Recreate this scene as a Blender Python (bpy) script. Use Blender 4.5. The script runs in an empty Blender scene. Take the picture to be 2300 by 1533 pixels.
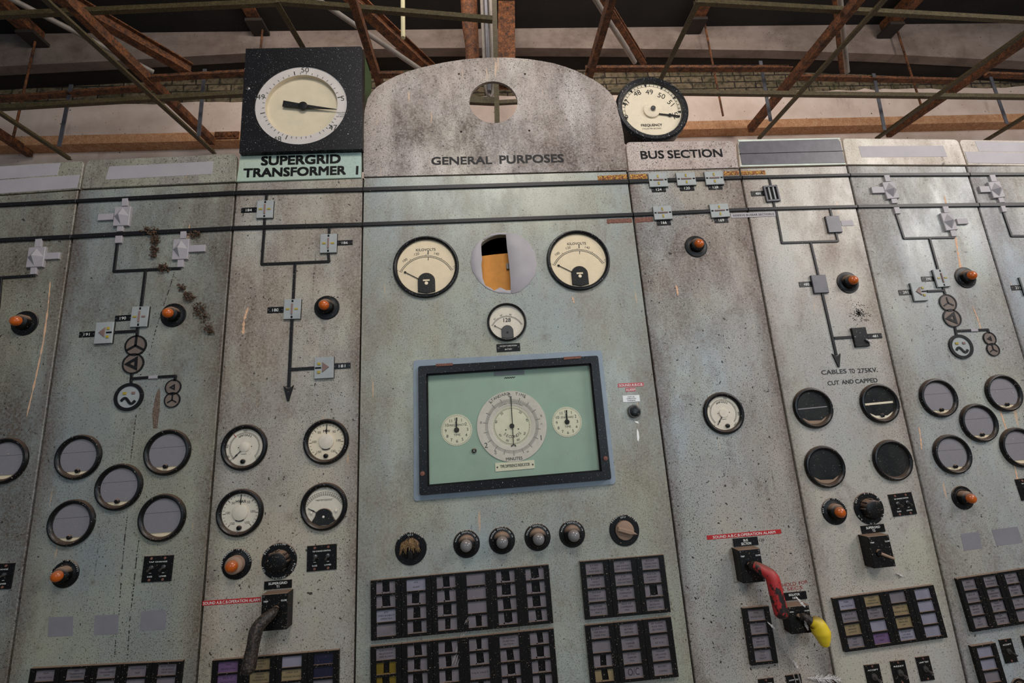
import bpy, bmesh, math, random
from mathutils import Vector, Matrix, geometry, noise

# ------------------------------------------------------------------ camera, world, lights
SC = bpy.context.scene
COL = SC.collection
W, H, F = 2300.0, 1533.0, 1037.56
CAM = Vector((0.0, -2.0, 1.45))
PITCH, ROLL, YAW = math.radians(12.17), math.radians(-3.506), math.radians(3.296)
_cp, _sp, _cy, _sy, _cr, _sr = (math.cos(PITCH), math.sin(PITCH), math.cos(YAW), math.sin(YAW), math.cos(ROLL), math.sin(ROLL))
FWD = Vector((_sy * _cp, _cy * _cp, _sp))
_R0 = Vector((_cy, -_sy, 0.0)); _U0 = _R0.cross(FWD)
RGT = _R0 * _cr + _U0 * _sr
UPV = -_R0 * _sr + _U0 * _cr
cam_data = bpy.data.cameras.new('camera')
cam_data.sensor_width = 36.0
cam_data.lens = 36.0 * F / W
cam_data.clip_start = 0.02
cam = bpy.data.objects.new('camera', cam_data)
COL.objects.link(cam)
cam.matrix_world = Matrix(((RGT.x, UPV.x, -FWD.x, CAM.x), (RGT.y, UPV.y, -FWD.y, CAM.y), (RGT.z, UPV.z, -FWD.z, CAM.z), (0, 0, 0, 1)))
SC.camera = cam

SC.view_settings.view_transform = 'Standard'
SC.view_settings.look = 'None'
SC.view_settings.gamma = 1.0
SC.view_settings.use_curve_mapping = False
SC.view_settings.exposure = 0.0

world = bpy.data.worlds.new('world'); SC.world = world
world.use_nodes = True
world.node_tree.nodes['Background'].inputs[0].default_value = (0.66, 0.82, 1.0, 1)
world.node_tree.nodes['Background'].inputs[1].default_value = 0.16

def area_light(name, loc, target, sx, sy, power, color):
    d = bpy.data.lights.new(name, 'AREA'); d.shape = 'RECTANGLE'; d.size = sx; d.size_y = sy
    d.energy = power; d.color = color
    o = bpy.data.objects.new(name, d); COL.objects.link(o)
    o.location = loc
    o.rotation_euler = (Vector(target) - Vector(loc)).to_track_quat('-Z', 'Y').to_euler()
    return o
# unseen area lights: daylight from the upper right, plus added key and fills
area_light('daylight_and_fill', (0.2, -2.9, 4.8), (0.35, 0.0, 2.5), 1.8, 1.0, 92, (1.0, 0.95, 0.89))  # added key light, kept close for falloff down the panels
area_light('daylight_and_fill', (4.9, -2.7, 4.0), (1.9, 0.0, 2.5), 1.8, 1.5, 128, (1.0, 0.94, 0.90))  # right-hand window, placed from the sheen on the upper right panels
area_light('daylight_and_fill', (2.35, -4.5, 1.95), (0.2, 0.0, 1.2), 0.9, 0.8, 42, (0.70, 0.86, 1.0))  # added cool fill that turns the lower panels bluish
area_light('daylight_and_fill', (-1.35, -4.5, 2.05), (-0.6, 0.0, 1.3), 0.6, 0.8, 19, (0.72, 0.87, 1.0))  # added cool fill that lifts the lower left panels
area_light('wall_fill', (0.3, 0.75, 5.2), (0.3, 2.0, 4.1), 5.0, 0.3, 22, (1.0, 0.88, 0.79))  # unseen fill added under the slab to brighten the back wall

def ray(px, py):
    x = (px - W / 2) / F; y = -(py - H / 2) / F
    return FWD + RGT * x + UPV * y
def at(px, py, Y):                    # the point seen at a pixel on the upright plane y = Y
    d = ray(px, py); t = (Y - CAM.y) / d.y
    return CAM + d * t
def atz(px, py, z):                   # the point seen at a pixel on the level plane z
    d = ray(px, py); t = (z - CAM.z) / d.z
    return CAM + d * t
def pix(p, off=0.0):                  # (x, z) on the panel front, or off metres in front of it
    q = at(p[0], p[1], -off)
    return (q.x, q.z)

# ------------------------------------------------------------------ materials
def new_mat(name):
    m = bpy.data.materials.new(name); m.use_nodes = True
    nt = m.node_tree
    return m, nt, nt.nodes['Principled BSDF']
def nd(nt, t, **kw):
    n = nt.nodes.new(t)
    for k, v in kw.items():
        setattr(n, k, v)
    return n
def coords(nt, scale=(1, 1, 1), offset=(0, 0, 0)):
    tc = nd(nt, 'ShaderNodeTexCoord'); mp = nd(nt, 'ShaderNodeMapping')
    geo = nd(nt, 'ShaderNodeNewGeometry')
    nt.links.new(geo.outputs['Position'], mp.inputs[0])
    mp.inputs['Scale'].default_value = scale; mp.inputs['Location'].default_value = offset
    nt.nodes.remove(tc)
    return mp.outputs[0]
def noise_fac(nt, scale, lo, hi, detail=4, rough=0.6, stretch=(1, 1, 1), offset=(0, 0, 0), dist=0.0):
    n = nd(nt, 'ShaderNodeTexNoise')
    n.inputs['Scale'].default_value = scale; n.inputs['Detail'].default_value = detail
    n.inputs['Roughness'].default_value = rough; n.inputs['Distortion'].default_value = dist
    nt.links.new(coords(nt, stretch, offset), n.inputs['Vector'])
    r = nd(nt, 'ShaderNodeMapRange'); r.inputs[1].default_value = lo; r.inputs[2].default_value = hi
    nt.links.new(n.outputs[0], r.inputs[0])
    return r.outputs[0]
def mul(nt, a, b):
    m = nd(nt, 'ShaderNodeMath', operation='MULTIPLY')
    for i, v in enumerate((a, b)):
        if isinstance(v, (int, float)): m.inputs[i].default_value = v
        else: nt.links.new(v, m.inputs[i])
    return m.outputs[0]
def mix(nt, fac, a, b):
    m = nd(nt, 'ShaderNodeMix', data_type='RGBA')
    if isinstance(fac, (int, float)): m.inputs[0].default_value = fac
    else: nt.links.new(fac, m.inputs[0])
    for i, v in ((6, a), (7, b)):
        if isinstance(v, tuple): m.inputs[i].default_value = (*v[:3], 1)
        else: nt.links.new(v, m.inputs[i])
    return m.outputs[2]
def srgb(r, g, b):
    f = lambda c: (c / 255 / 12.92) if c <= 10 else ((c / 255 + 0.055) / 1.055) ** 2.4
    return (f(r), f(g), f(b))
def bump(nt, b, h, strength, dist=0.002):
    n = nd(nt, 'ShaderNodeBump'); n.inputs['Strength'].default_value = strength; n.inputs['Distance'].default_value = dist
    nt.links.new(h, n.inputs['Height']); nt.links.new(n.outputs[0], b.inputs['Normal'])

def plain(name, rgb, rough=0.6, metal=0.0, var=0.25, specks=0.0, dust=0.0, scale=18, spec=0.5, speck_rgb=(200, 190, 175), coat=0.0):
    """painted or bare surface with uneven tone, light spatter and dust lying on what faces up"""
    m, nt, b = new_mat(name)
    c = srgb(*rgb)
    dark = tuple(v * (1 - var) for v in c)
    col = mix(nt, noise_fac(nt, scale, 0.3, 0.7), dark, c)
    if dust:
        g = nd(nt, 'ShaderNodeNewGeometry'); s = nd(nt, 'ShaderNodeSeparateXYZ'); nt.links.new(g.outputs['Normal'], s.inputs[0])
        r = nd(nt, 'ShaderNodeMapRange'); r.inputs[1].default_value = 0.25; r.inputs[2].default_value = 0.75
        nt.links.new(s.outputs[2], r.inputs[0])
        col = mix(nt, mul(nt, r.outputs[0], dust), col, srgb(150, 122, 102))
    if specks:
        col = mix(nt, noise_fac(nt, 230, 0.73 - 0.06 * specks, 0.78 - 0.06 * specks, 2, 0.5), col, srgb(*speck_rgb))
        col = mix(nt, noise_fac(nt, 90, 0.80 - 0.05 * specks, 0.82 - 0.05 * specks, 2, 0.6), col, srgb(*speck_rgb))
    nt.links.new(col, b.inputs['Base Color'])
    b.inputs['Roughness'].default_value = rough; b.inputs['Metallic'].default_value = metal
    b.inputs['Specular IOR Level'].default_value = spec
    if coat: b.inputs['Coat Weight'].default_value = coat
    return m

def panel_paint(name, seed, green, blue, dirt, dirt_amount, pale=0.0, speck=1.0, rough=0.42, joint=0.0, high=0.0):
    """duck egg enamel, patchy with damp, soot spots and runs"""
    m, nt, b = new_mat(name)
    o = (seed * 7.3, seed * 3.1, seed * 5.7)
    base = mix(nt, noise_fac(nt, 1.7, 0.36, 0.62, 5, 0.6, (1, 1, 0.6), o), srgb(*blue), srgb(*green))
    # yellow green bloom in broad clouds
    base = mix(nt, mul(nt, noise_fac(nt, 2.6, 0.5, 0.72, 4, 0.6, (1, 1, 0.8), (o[1], o[0], o[2])), 0.4), base, srgb(176, 174, 142))
    # brown grime in vertical drifts
    g1 = noise_fac(nt, 3.6, 0.40, 0.64, 7, 0.68, (1, 1, 0.5), (o[2], o[1], o[0]))
    g2 = noise_fac(nt, 90, 0.30, 0.62, 4, 0.6)
    g3 = nd(nt, 'ShaderNodeMapRange'); g3.inputs[3].default_value = 0.35; nt.links.new(g2, g3.inputs[0])
    amt = mul(nt, mul(nt, g1, g3.outputs[0]), dirt_amount)
    if high:   # the stain stops in a ragged tide line part of the way down
        gp = nd(nt, 'ShaderNodeNewGeometry'); sp = nd(nt, 'ShaderNodeSeparateXYZ'); nt.links.new(gp.outputs['Position'], sp.inputs[0])
        ta = nd(nt, 'ShaderNodeMath', operation='MULTIPLY_ADD'); nt.links.new(noise_fac(nt, 3, 0.3, 0.7, 5, 0.7, (1, 1, 0.5), o), ta.inputs[0]); ta.inputs[1].default_value = 0.7; nt.links.new(sp.outputs[2], ta.inputs[2])
        tr = nd(nt, 'ShaderNodeMapRange'); tr.inputs[1].default_value = high; tr.inputs[2].default_value = high + 0.6; tr.inputs[3].default_value = 0.25; nt.links.new(ta.outputs[0], tr.inputs[0])
        amt = mul(nt, amt, tr.outputs[0])
    base = mix(nt, amt, base, srgb(*dirt))
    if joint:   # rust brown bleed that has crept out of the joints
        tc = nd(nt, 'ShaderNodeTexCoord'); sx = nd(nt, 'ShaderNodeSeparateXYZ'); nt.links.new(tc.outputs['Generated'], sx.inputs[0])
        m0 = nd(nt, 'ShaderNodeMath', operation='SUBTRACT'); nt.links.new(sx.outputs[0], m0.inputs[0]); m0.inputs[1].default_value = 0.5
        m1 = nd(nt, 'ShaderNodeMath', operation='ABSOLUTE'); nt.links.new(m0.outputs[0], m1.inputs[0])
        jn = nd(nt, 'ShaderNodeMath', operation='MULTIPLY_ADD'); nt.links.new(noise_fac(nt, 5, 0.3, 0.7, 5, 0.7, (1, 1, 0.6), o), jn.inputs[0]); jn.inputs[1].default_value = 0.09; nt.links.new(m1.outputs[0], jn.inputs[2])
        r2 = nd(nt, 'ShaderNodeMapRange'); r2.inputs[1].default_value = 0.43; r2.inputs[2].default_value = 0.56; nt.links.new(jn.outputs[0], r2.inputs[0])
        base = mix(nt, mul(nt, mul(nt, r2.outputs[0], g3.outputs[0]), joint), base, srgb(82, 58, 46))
    # fine soot pepper, thick in places
    dens = noise_fac(nt, 4.0, 0.22, 0.58, 5, 0.7, (1, 1, 0.6), (o[0] + 4, o[1], o[2]))
    pep = noise_fac(nt, 250, 0.555, 0.61, 3, 0.6, (1, 1, 0.9), o)
    base = mix(nt, mul(nt, mul(nt, pep, dens), 0.85 * speck), base, srgb(50, 41, 34))
    pe2 = noise_fac(nt, 140, 0.635, 0.67, 2, 0.5, (1, 1, 0.9), (o[1] + 2, o[0], o[2]))
    base = mix(nt, mul(nt, pe2, 0.75 * speck), base, srgb(44, 34, 28))
    blot = noise_fac(nt, 11, 0.565, 0.70, 7, 0.72, (1, 1, 0.7), (o[2] + 1, o[1], o[0]))
    base = mix(nt, mul(nt, mul(nt, blot, g3.outputs[0]), 0.62 * dirt_amount), base, srgb(92, 74, 58))
    # fly spots
    spot = noise_fac(nt, 75, 0.735, 0.76, 1, 0.4, (1, 1, 1), (o[0], o[2] + 3, o[1]))
    base = mix(nt, mul(nt, spot, 0.9 * speck), base, srgb(36, 28, 22))
    # thin dark runs and thin orange scratches
    run = noise_fac(nt, 30, 0.66, 0.72, 3, 0.5, (1, 1, 0.07), o)
    runb = noise_fac(nt, 70, 0.42, 0.60, 2, 0.6)
    runc = noise_fac(nt, 2.4, 0.45, 0.62, 3, 0.6, (1, 1, 0.5), (o[2] + 5, o[0], o[1]))
    base = mix(nt, mul(nt, mul(nt, run, runb), mul(nt, runc, 0.9)), base, srgb(56, 42, 32))
    scr = noise_fac(nt, 34, 0.725, 0.76, 2, 0.5, (1, 1, 0.10), (o[1] + 9, o[2], o[0]))
    base = mix(nt, mul(nt, scr, 0.55), base, srgb(208, 166, 128))
    if pale: base = mix(nt, pale, base, srgb(214, 206, 192))
    nt.links.new(base, b.inputs['Base Color'])
    rr = nd(nt, 'ShaderNodeMapRange'); rr.inputs[3].default_value = rough - 0.08; rr.inputs[4].default_value = rough + 0.2
    nt.links.new(g1, rr.inputs[0]); nt.links.new(rr.outputs[0], b.inputs['Roughness'])
    bump(nt, b, g2, 0.10, 0.001)
    return m

def rusty(name, rgb_a, rgb_b, rgb_c, scale=22, rough=0.8):
    m, nt, b = new_mat(name)
    col = mix(nt, noise_fac(nt, scale, 0.35, 0.65, 6, 0.7), srgb(*rgb_a), srgb(*rgb_b))
    col = mix(nt, noise_fac(nt, scale * 5, 0.48, 0.68, 3, 0.6), col, srgb(*rgb_c))
    nt.links.new(col, b.inputs['Base Color']); b.inputs['Roughness'].default_value = rough
    bump(nt, b, noise_fac(nt, 90, 0.3, 0.7, 4), 0.5, 0.003)
    return m

def worn(name, rgb, bare, scale, level):
    """paint worn through in flakes, brown dust on what faces up"""
    m, nt, b = new_mat(name)
    c = mix(nt, noise_fac(nt, scale, level, level + 0.05, 5, 0.65, (1, 1, 0.55)), srgb(*rgb), srgb(*bare))
    c = mix(nt, noise_fac(nt, 12, 0.35, 0.75, 4), c, tuple(v * 0.75 for v in srgb(*rgb)))  if level < 0.6 else c
    c = mix(nt, noise_fac(nt, scale, level, level + 0.05, 5, 0.65, (1, 1, 0.55)), c, srgb(*bare))
    g = nd(nt, 'ShaderNodeNewGeometry'); s = nd(nt, 'ShaderNodeSeparateXYZ'); nt.links.new(g.outputs['Normal'], s.inputs[0])
    r = nd(nt, 'ShaderNodeMapRange'); r.inputs[1].default_value = 0.45; r.inputs[2].default_value = 0.9; nt.links.new(s.outputs[2], r.inputs[0])
    c = mix(nt, mul(nt, r.outputs[0], 0.75), c, srgb(96, 76, 62))
    nt.links.new(c, b.inputs['Base Color']); b.inputs['Roughness'].default_value = 0.5
    return m

def glass_mat(name, tint=(1, 1, 1), reflect=0.10):
    m, nt, b = new_mat(name)
    out = nt.nodes['Material Output']; nt.nodes.remove(b)
    t = nd(nt, 'ShaderNodeBsdfTransparent'); t.inputs[0].default_value = (*tint, 1)
    g = nd(nt, 'ShaderNodeBsdfGlossy'); g.inputs['Roughness'].default_value = 0.03
    fc = nd(nt, 'ShaderNodeLayerWeight'); fc.inputs[0].default_value = 0.5
    pw = nd(nt, 'ShaderNodeMath', operation='POWER'); nt.links.new(fc.outputs['Facing'], pw.inputs[0]); pw.inputs[1].default_value = 4.0
    lw = nd(nt, 'ShaderNodeMath', operation='MULTIPLY_ADD'); nt.links.new(pw.outputs[0], lw.inputs[0]); lw.inputs[1].default_value = 0.8; lw.inputs[2].default_value = 0.035
    dirt = nd(nt, 'ShaderNodeBsdfDiffuse'); dirt.inputs[0].default_value = (*srgb(190, 182, 168), 1)
    m1 = nd(nt, 'ShaderNodeMixShader'); m2 = nd(nt, 'ShaderNodeMixShader')
    nt.links.new(lw.outputs[0], m1.inputs[0]); nt.links.new(t.outputs[0], m1.inputs[1]); nt.links.new(g.outputs[0], m1.inputs[2])
    sp = noise_fac(nt, 160, 0.72, 0.78, 2, 0.5)
    ad = nd(nt, 'ShaderNodeMath', operation='MAXIMUM'); nt.links.new(mul(nt, sp, 0.8), ad.inputs[0])
    nt.links.new(mul(nt, noise_fac(nt, 6, 0.4, 0.8), reflect), ad.inputs[1])
    nt.links.new(ad.outputs[0], m2.inputs[0]); nt.links.new(m1.outputs[0], m2.inputs[1]); nt.links.new(dirt.outputs[0], m2.inputs[2])
    nt.links.new(m2.outputs[0], out.inputs[0])
    return m

GREEN, BLUE = (158, 164, 148), (140, 154, 160)
M = {}
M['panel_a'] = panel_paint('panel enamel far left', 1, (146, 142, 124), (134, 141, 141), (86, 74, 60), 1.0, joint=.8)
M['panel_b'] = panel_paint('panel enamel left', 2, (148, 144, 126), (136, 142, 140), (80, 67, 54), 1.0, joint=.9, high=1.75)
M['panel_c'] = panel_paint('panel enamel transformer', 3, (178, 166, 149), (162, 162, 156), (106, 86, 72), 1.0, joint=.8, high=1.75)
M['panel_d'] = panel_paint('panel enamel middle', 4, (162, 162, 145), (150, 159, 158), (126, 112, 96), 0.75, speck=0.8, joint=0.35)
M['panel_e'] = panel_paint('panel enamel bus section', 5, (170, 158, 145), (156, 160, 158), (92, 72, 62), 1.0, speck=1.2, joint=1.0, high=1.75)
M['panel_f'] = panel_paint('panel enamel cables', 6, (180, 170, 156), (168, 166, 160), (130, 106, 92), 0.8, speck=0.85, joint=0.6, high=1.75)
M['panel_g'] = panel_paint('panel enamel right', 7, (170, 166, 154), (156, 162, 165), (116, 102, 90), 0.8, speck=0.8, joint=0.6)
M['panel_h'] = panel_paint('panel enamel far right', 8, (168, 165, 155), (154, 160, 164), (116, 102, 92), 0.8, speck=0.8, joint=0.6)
M['header_brown'] = panel_paint('header enamel brown', 11, (162, 142, 128), (172, 162, 156), (78, 60, 50), 1.0, speck=1.1)
M['header_left'] = panel_paint('header enamel left', 12, (150, 145, 128), (154, 148, 137), (80, 68, 57), 1.0)
M['header_pink'] = panel_paint('header enamel pink', 13, (184, 163, 150), (198, 186, 180), (118, 92, 80), 1.0)
M['header_pale'] = panel_paint('header enamel pale', 14, (190, 176, 160), (196, 184, 172), (150, 128, 110), 0.4, speck=0.5)
M['green_plate'] = panel_paint('green name plate', 15, (164, 182, 166), (158, 180, 170), (176, 170, 150), 0.25, speck=0.25)
M['edge_white'] = plain('white painted edge', (206, 212, 196), 0.5)
M['seam_dark'] = plain('dark joint', (8, 6, 5), 0.95, var=0.5, spec=0.05)
M['tape_grey'] = plain('grey tape', (164, 156, 158), 0.55, var=0.14, specks=0.2, scale=9, speck_rgb=(90, 80, 74))
M['brown_streak'] = rusty('brown streak', (70, 54, 44), (98, 78, 64), (150, 130, 116), 70)
M['tape_label'] = plain('label square tape', (128, 124, 128), 0.6, var=0.14, specks=0.3, scale=14)
M['tape_dark'] = plain('dark grey tape', (92, 88, 94), 0.42, var=0.35, specks=0.9, scale=25, speck_rgb=(30, 26, 26))
M['lettering_black'] = plain('black paint lettering', (14, 12, 12), 0.5, spec=0.2)
M['lettering_grey'] = plain('printed scale', (52, 50, 46), 0.6)
M['lettering_white'] = plain('white engraved lettering', (226, 224, 216), 0.6, var=0.1)
M['lettering_red'] = plain('red pen', (150, 40, 34), 0.6)
M['pen_black'] = plain('black marker pen', (22, 24, 26), 0.5)
M['bakelite'] = plain('black bakelite', (11, 9, 9), 0.45, specks=0.85, dust=0.7, spec=0.3, speck_rgb=(160, 138, 118), var=0.4)
M['bakelite_clean'] = plain('black bakelite ring', (10, 8, 8), 0.38, specks=0.5, dust=0.25, spec=0.35, var=0.4)
M['black_metal'] = plain('black painted metal', (12, 10, 12), 0.4, specks=0.9, spec=0.35, speck_rgb=(170, 164, 160), var=0.4)
M['clock_black'] = plain('clock case paint', (14, 12, 16), 0.45, specks=1.0, spec=0.3, speck_rgb=(196, 196, 196), var=0.4)
M['clock_green'] = plain('clock case green side', (58, 84, 40), 0.6, specks=0.4)
M['chrome'] = plain('worn chrome', (120, 116, 114), 0.3, metal=0.85, specks=0.3)
M['dial_cream'] = plain('cream dial', (236, 214, 182), 0.6, var=0.10, specks=0.15, scale=30, speck_rgb=(150, 120, 80))
M['dial_white'] = plain('white dial', (226, 214, 198), 0.6, var=0.12, specks=0.4, scale=60, speck_rgb=(150, 136, 110))
M['dial_pale'] = plain('pale yellow dial', (234, 217, 192), 0.6, var=0.10, specks=0.2, scale=30, speck_rgb=(160, 140, 90))
M['dial_pink'] = plain('pinkish dial ring', (220, 200, 190), 0.6, var=0.12, specks=0.4, scale=60, speck_rgb=(150, 136, 120))
M['clock_face'] = plain('clock disc cream', (216, 200, 174), 0.6, var=0.10, specks=0.1, scale=20)
M['clock_ring'] = plain('clock ring white', (206, 196, 192), 0.55, var=0.10, specks=0.15)
M['dial_black'] = plain('blacked out dial', (8, 7, 7), 0.35, specks=0.8, spec=0.35, var=0.5, speck_rgb=(110, 100, 92))
M['paper_grey'] = plain('grey paper disc', (134, 128, 134), 0.65, var=0.10, specks=0.35, scale=120, speck_rgb=(190, 170, 160))
M['indicator_grey'] = plain('indicator grey', (158, 160, 158), 0.5, var=0.15, specks=0.15)
M['indicator_dark'] = plain('indicator slot', (18, 16, 15), 0.6, spec=0.2)
M['semaphore'] = plain('semaphore bar', (128, 100, 92), 0.5)
M['yellow_lens'] = plain('yellow lens', (168, 146, 48), 0.4)
M['mimic'] = plain('mimic strip', (20, 17, 18), 0.45, specks=0.3, dust=0.15, var=0.3, spec=0.35, speck_rgb=(180, 170, 150))
M['mimic_face'] = plain('mimic symbol plate', (116, 100, 90), 0.6, var=0.25, specks=0.2)
M['amber'] = plain('amber lens', (196, 92, 22), 0.25, var=0.35, scale=40, dust=0.4, specks=0.1)
M['clear_lens'] = plain('clear lens', (122, 118, 118), 0.2, var=0.25, scale=40, dust=0.35)
M['lamp_body'] = plain('lamp holder', (9, 7, 6), 0.5, dust=0.95, spec=0.25, specks=0.4)
M['lamp_body_dusty'] = plain('dusty lamp holder', (150, 122, 102), 0.8, specks=0.3, var=0.2)
M['red_tape'] = plain('red embossing tape', (176, 34, 36), 0.35, var=0.12)
M['white_plate'] = plain('white plate', (226, 226, 222), 0.45, var=0.08)
M['bezel'] = plain('blue grey bezel', (138, 148, 158), 0.45, var=0.16, specks=0.25, speck_rgb=(80, 66, 56))
M['green_board'] = plain('green back board', (160, 175, 158), 0.6, var=0.12, specks=0.2, scale=9)
M['handle_dark'] = rusty('worn black grip', (14, 11, 9), (44, 34, 28), (84, 68, 56), 26, 0.55)
M['handle_red'] = worn('worn red grip', (172, 36, 36), (26, 18, 14), 38, 0.515)
M['handle_yellow'] = worn('yellow grip', (222, 190, 36), (38, 34, 22), 20, 0.63)
M['window_grey'] = plain('legend window grey', (116, 108, 112), 0.4, var=0.25, specks=0.4)
M['window_blue'] = plain('legend window blue grey', (134, 130, 142), 0.4, var=0.2, specks=0.35)
M['window_tan'] = plain('legend window tan', (136, 118, 86), 0.4, var=0.2, specks=0.4)
M['window_purple'] = plain('legend window purple', (104, 78, 112), 0.4, var=0.2, specks=0.4)
M['window_navy'] = plain('legend window navy', (30, 32, 54), 0.35, var=0.3, specks=0.45)
M['window_yellow'] = plain('legend window yellow', (106, 86, 18), 0.4, var=0.2, specks=0.35)
M['legend_text'] = plain('legend print', (40, 35, 42), 0.6)
M['orange_board'] = plain('orange fibre board', (206, 136, 58), 0.8, var=0.18, scale=26, specks=0.2, speck_rgb=(140, 80, 40))
M['debris'] = plain('dry moss', (86, 62, 44), 0.95, var=0.6, scale=60)
M['cobweb'] = plain('cobweb', (190, 178, 170), 0.9)
M['scratch'] = plain('pale orange streak', (226, 178, 142), 0.8, var=0.3, scale=60)
M['stain'] = plain('dark water run', (58, 50, 46), 0.8, var=0.5, scale=80)
M['feather'] = plain('white feather', (214, 206, 202), 0.9, var=0.12)
M['droppings'] = plain('bird droppings', (236, 234, 228), 0.8, var=0.05)
M['rust_patch'] = rusty('rust patch', (66, 32, 22), (150, 84, 48), (220, 176, 66), 34)
M['rust_patch_dull'] = rusty('dull rust patch', (92, 56, 46), (120, 76, 62), (140, 96, 80), 60)
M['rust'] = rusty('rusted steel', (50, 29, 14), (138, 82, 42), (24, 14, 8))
M['rust_lit'] = rusty('orange rusted beam', (186, 130, 88), (216, 168, 126), (140, 92, 58))  # lighter copy of the rust, the lit look put into its colour
M['olive'] = rusty('olive painted steel', (66, 56, 30), (92, 78, 46), (38, 30, 18), 30, 0.6)
M['grey_steel'] = plain('galvanised strap', (104, 104, 110), 0.4, metal=0.4, var=0.4)
M['conduit'] = plain('grey conduit', (140, 130, 120), 0.5, var=0.3, specks=0.2)
M['tube_cream'] = plain('yellowed plastic tube', (214, 204, 160), 0.5, var=0.15)
M['plaster'] = None
# ------------------------------------------------------------------ mesh helpers: local frame u right, v up, w out of the panel
class MB:
    def __init__(self):
        self.v, self.f, self.mi = [], [], []
        self.m = 0
    def add(self, verts, faces):
        o = len(self.v); self.v += [tuple(p) for p in verts]
        for f in faces:
            self.f.append(tuple(i + o for i in f)); self.mi.append(self.m)
        return self
    def mat(self, i): self.m = i; return self
    def prism(self, poly, w0, w1, ch=0.0, back=False):
        """flat outline given bevelled front edge"""
        n = len(poly); ring = []
        area = sum(poly[i][0] * poly[(i + 1) % n][1] - poly[(i + 1) % n][0] * poly[i][1] for i in range(n))
        if area < 0: poly = poly[::-1]
        V = [(a, b, w0) for a, b in poly]
        if ch > 0:
            V += [(a, b, w1 - ch) for a, b in poly]
            ins = []
            for i in range(n):
                p0, p1, p2 = Vector(poly[i - 1]), Vector(poly[i]), Vector(poly[(i + 1) % n])
                d1 = (p1 - p0).normalized() if (p1 - p0).length > 1e-9 else Vector((1, 0))
                d2 = (p2 - p1).normalized() if (p2 - p1).length > 1e-9 else d1
                n1, n2 = Vector((-d1.y, d1.x)), Vector((-d2.y, d2.x))
                nn = n1 + n2
                nn = nn / max(nn.length, 0.2)
                k = ch / max(nn.dot(n1), 0.35)
                ins.append((p1.x + nn.x * k, p1.y + nn.y * k, w1))
            V += ins; L = 3
        else:
            V += [(a, b, w1) for a, b in poly]; L = 2
        Fc = []
        for l in range(L - 1):
            for i in range(n):
                j = (i + 1) % n
                Fc.append((l * n + i, l * n + j, (l + 1) * n + j, (l + 1) * n + i))
        top = [(L - 1) * n + i for i in range(n)]
        if n > 4:
            tris = geometry.tessellate_polygon([[Vector((V[i][0], V[i][1], 0)) for i in top]])
            for t in tris:
                a, b, c = (top[i] for i in t)
                A, B, Cc = (Vector(V[i][:2]) for i in (a, b, c))
                cr = (B - A).cross(Cc - A)
                if abs(cr) < 1e-14: continue
                Fc.append((a, b, c) if cr > 0 else (a, c, b))
        else:
            Fc.append(tuple(top))
        if back: Fc.append(tuple(range(n))[::-1])
        return self.add(V, Fc)
    def box(self, u0, u1, v0, v1, w0, w1, ch=0.0):
        return self.prism([(u0, v0), (u1, v0), (u1, v1), (u0, v1)], w0, w1, ch, back=True)
    def plate_holes(self, outer, holes, w0, w1):
        loops = [outer] + holes
        allp = [p for l in loops for p in l]; n = len(allp)
        tris = geometry.tessellate_polygon([[Vector((a, b, 0)) for a, b in l] for l in loops])
        V = [(a, b, w1) for a, b in allp] + [(a, b, w0) for a, b in allp]; Fc = []
        for t in tris:
            A, B, Cc = (Vector(allp[i]) for i in t)
            cr = (B - A).cross(Cc - A)
            if abs(cr) < 1e-14: continue
            t = t if cr > 0 else t[::-1]
            Fc.append(tuple(t)); Fc.append(tuple(i + n for i in t[::-1]))
        s = 0
        for l in loops:
            k = len(l)
            ar = sum(l[i][0] * l[(i + 1) % k][1] - l[(i + 1) % k][0] * l[i][1] for i in range(k))
            outer_loop = (s == 0)
            for i in range(k):
                j = (i + 1) % k
                q = (s + i + n, s + j + n, s + j, s + i)
                if (ar > 0) != outer_loop: q = q[::-1]
                Fc.append(q)
            s += k
        return self.add(V, Fc)
    def lathe(self, prof, n=40, cu=0.0, cv=0.0, su=1.0, sv=1.0, tilt=(0, 0)):
        """profile of (radius, w), from the back to the front, round the w axis"""
        V, Fc = [], []
        for r, w in prof:
            for i in range(n):
                a = 2 * math.pi * i / n
                V.append((cu + r * su * math.cos(a) + w * tilt[0], cv + r * sv * math.sin(a) + w * tilt[1], w))
        for l in range(len(prof) - 1):
            for i in range(n):
                j = (i + 1) % n
                Fc.append((l * n + i, l * n + j, (l + 1) * n + j, (l + 1) * n + i))
        if prof[-1][0] > 1e-6: Fc.append(tuple((len(prof) - 1) * n + i for i in range(n)))
        return self.add(V, Fc)
    def disc(self, r, w, n=40, cu=0, cv=0):
        return self.add([(cu + r * math.cos(2 * math.pi * i / n), cv + r * math.sin(2 * math.pi * i / n), w) for i in range(n)], [tuple(range(n))])
    def bar(self, p, q, width, w0, w1, ch=0.0, ext=0.0):
        p, q = Vector(p), Vector(q); d = (q - p).normalized(); nn = Vector((-d.y, d.x)) * width / 2
        p = p - d * ext; q = q + d * ext
        return self.prism([tuple(p - nn), tuple(q - nn), tuple(q + nn), tuple(p + nn)], w0, w1, ch)
    def arc(self, r0, r1, a0, a1, w, n=24, cu=0, cv=0):
        V = []
        for i in range(n + 1):
            a = math.radians(a0 + (a1 - a0) * i / n)
            V += [(cu + r0 * math.cos(a), cv + r0 * math.sin(a), w), (cu + r1 * math.cos(a), cv + r1 * math.sin(a), w)]
        Fc = []
        for i in range(n):
            q = (2 * i, 2 * i + 1, 2 * i + 3, 2 * i + 2)
            Fc.append(q if a1 > a0 else q[::-1])
        return self.add(V, Fc)
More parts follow.
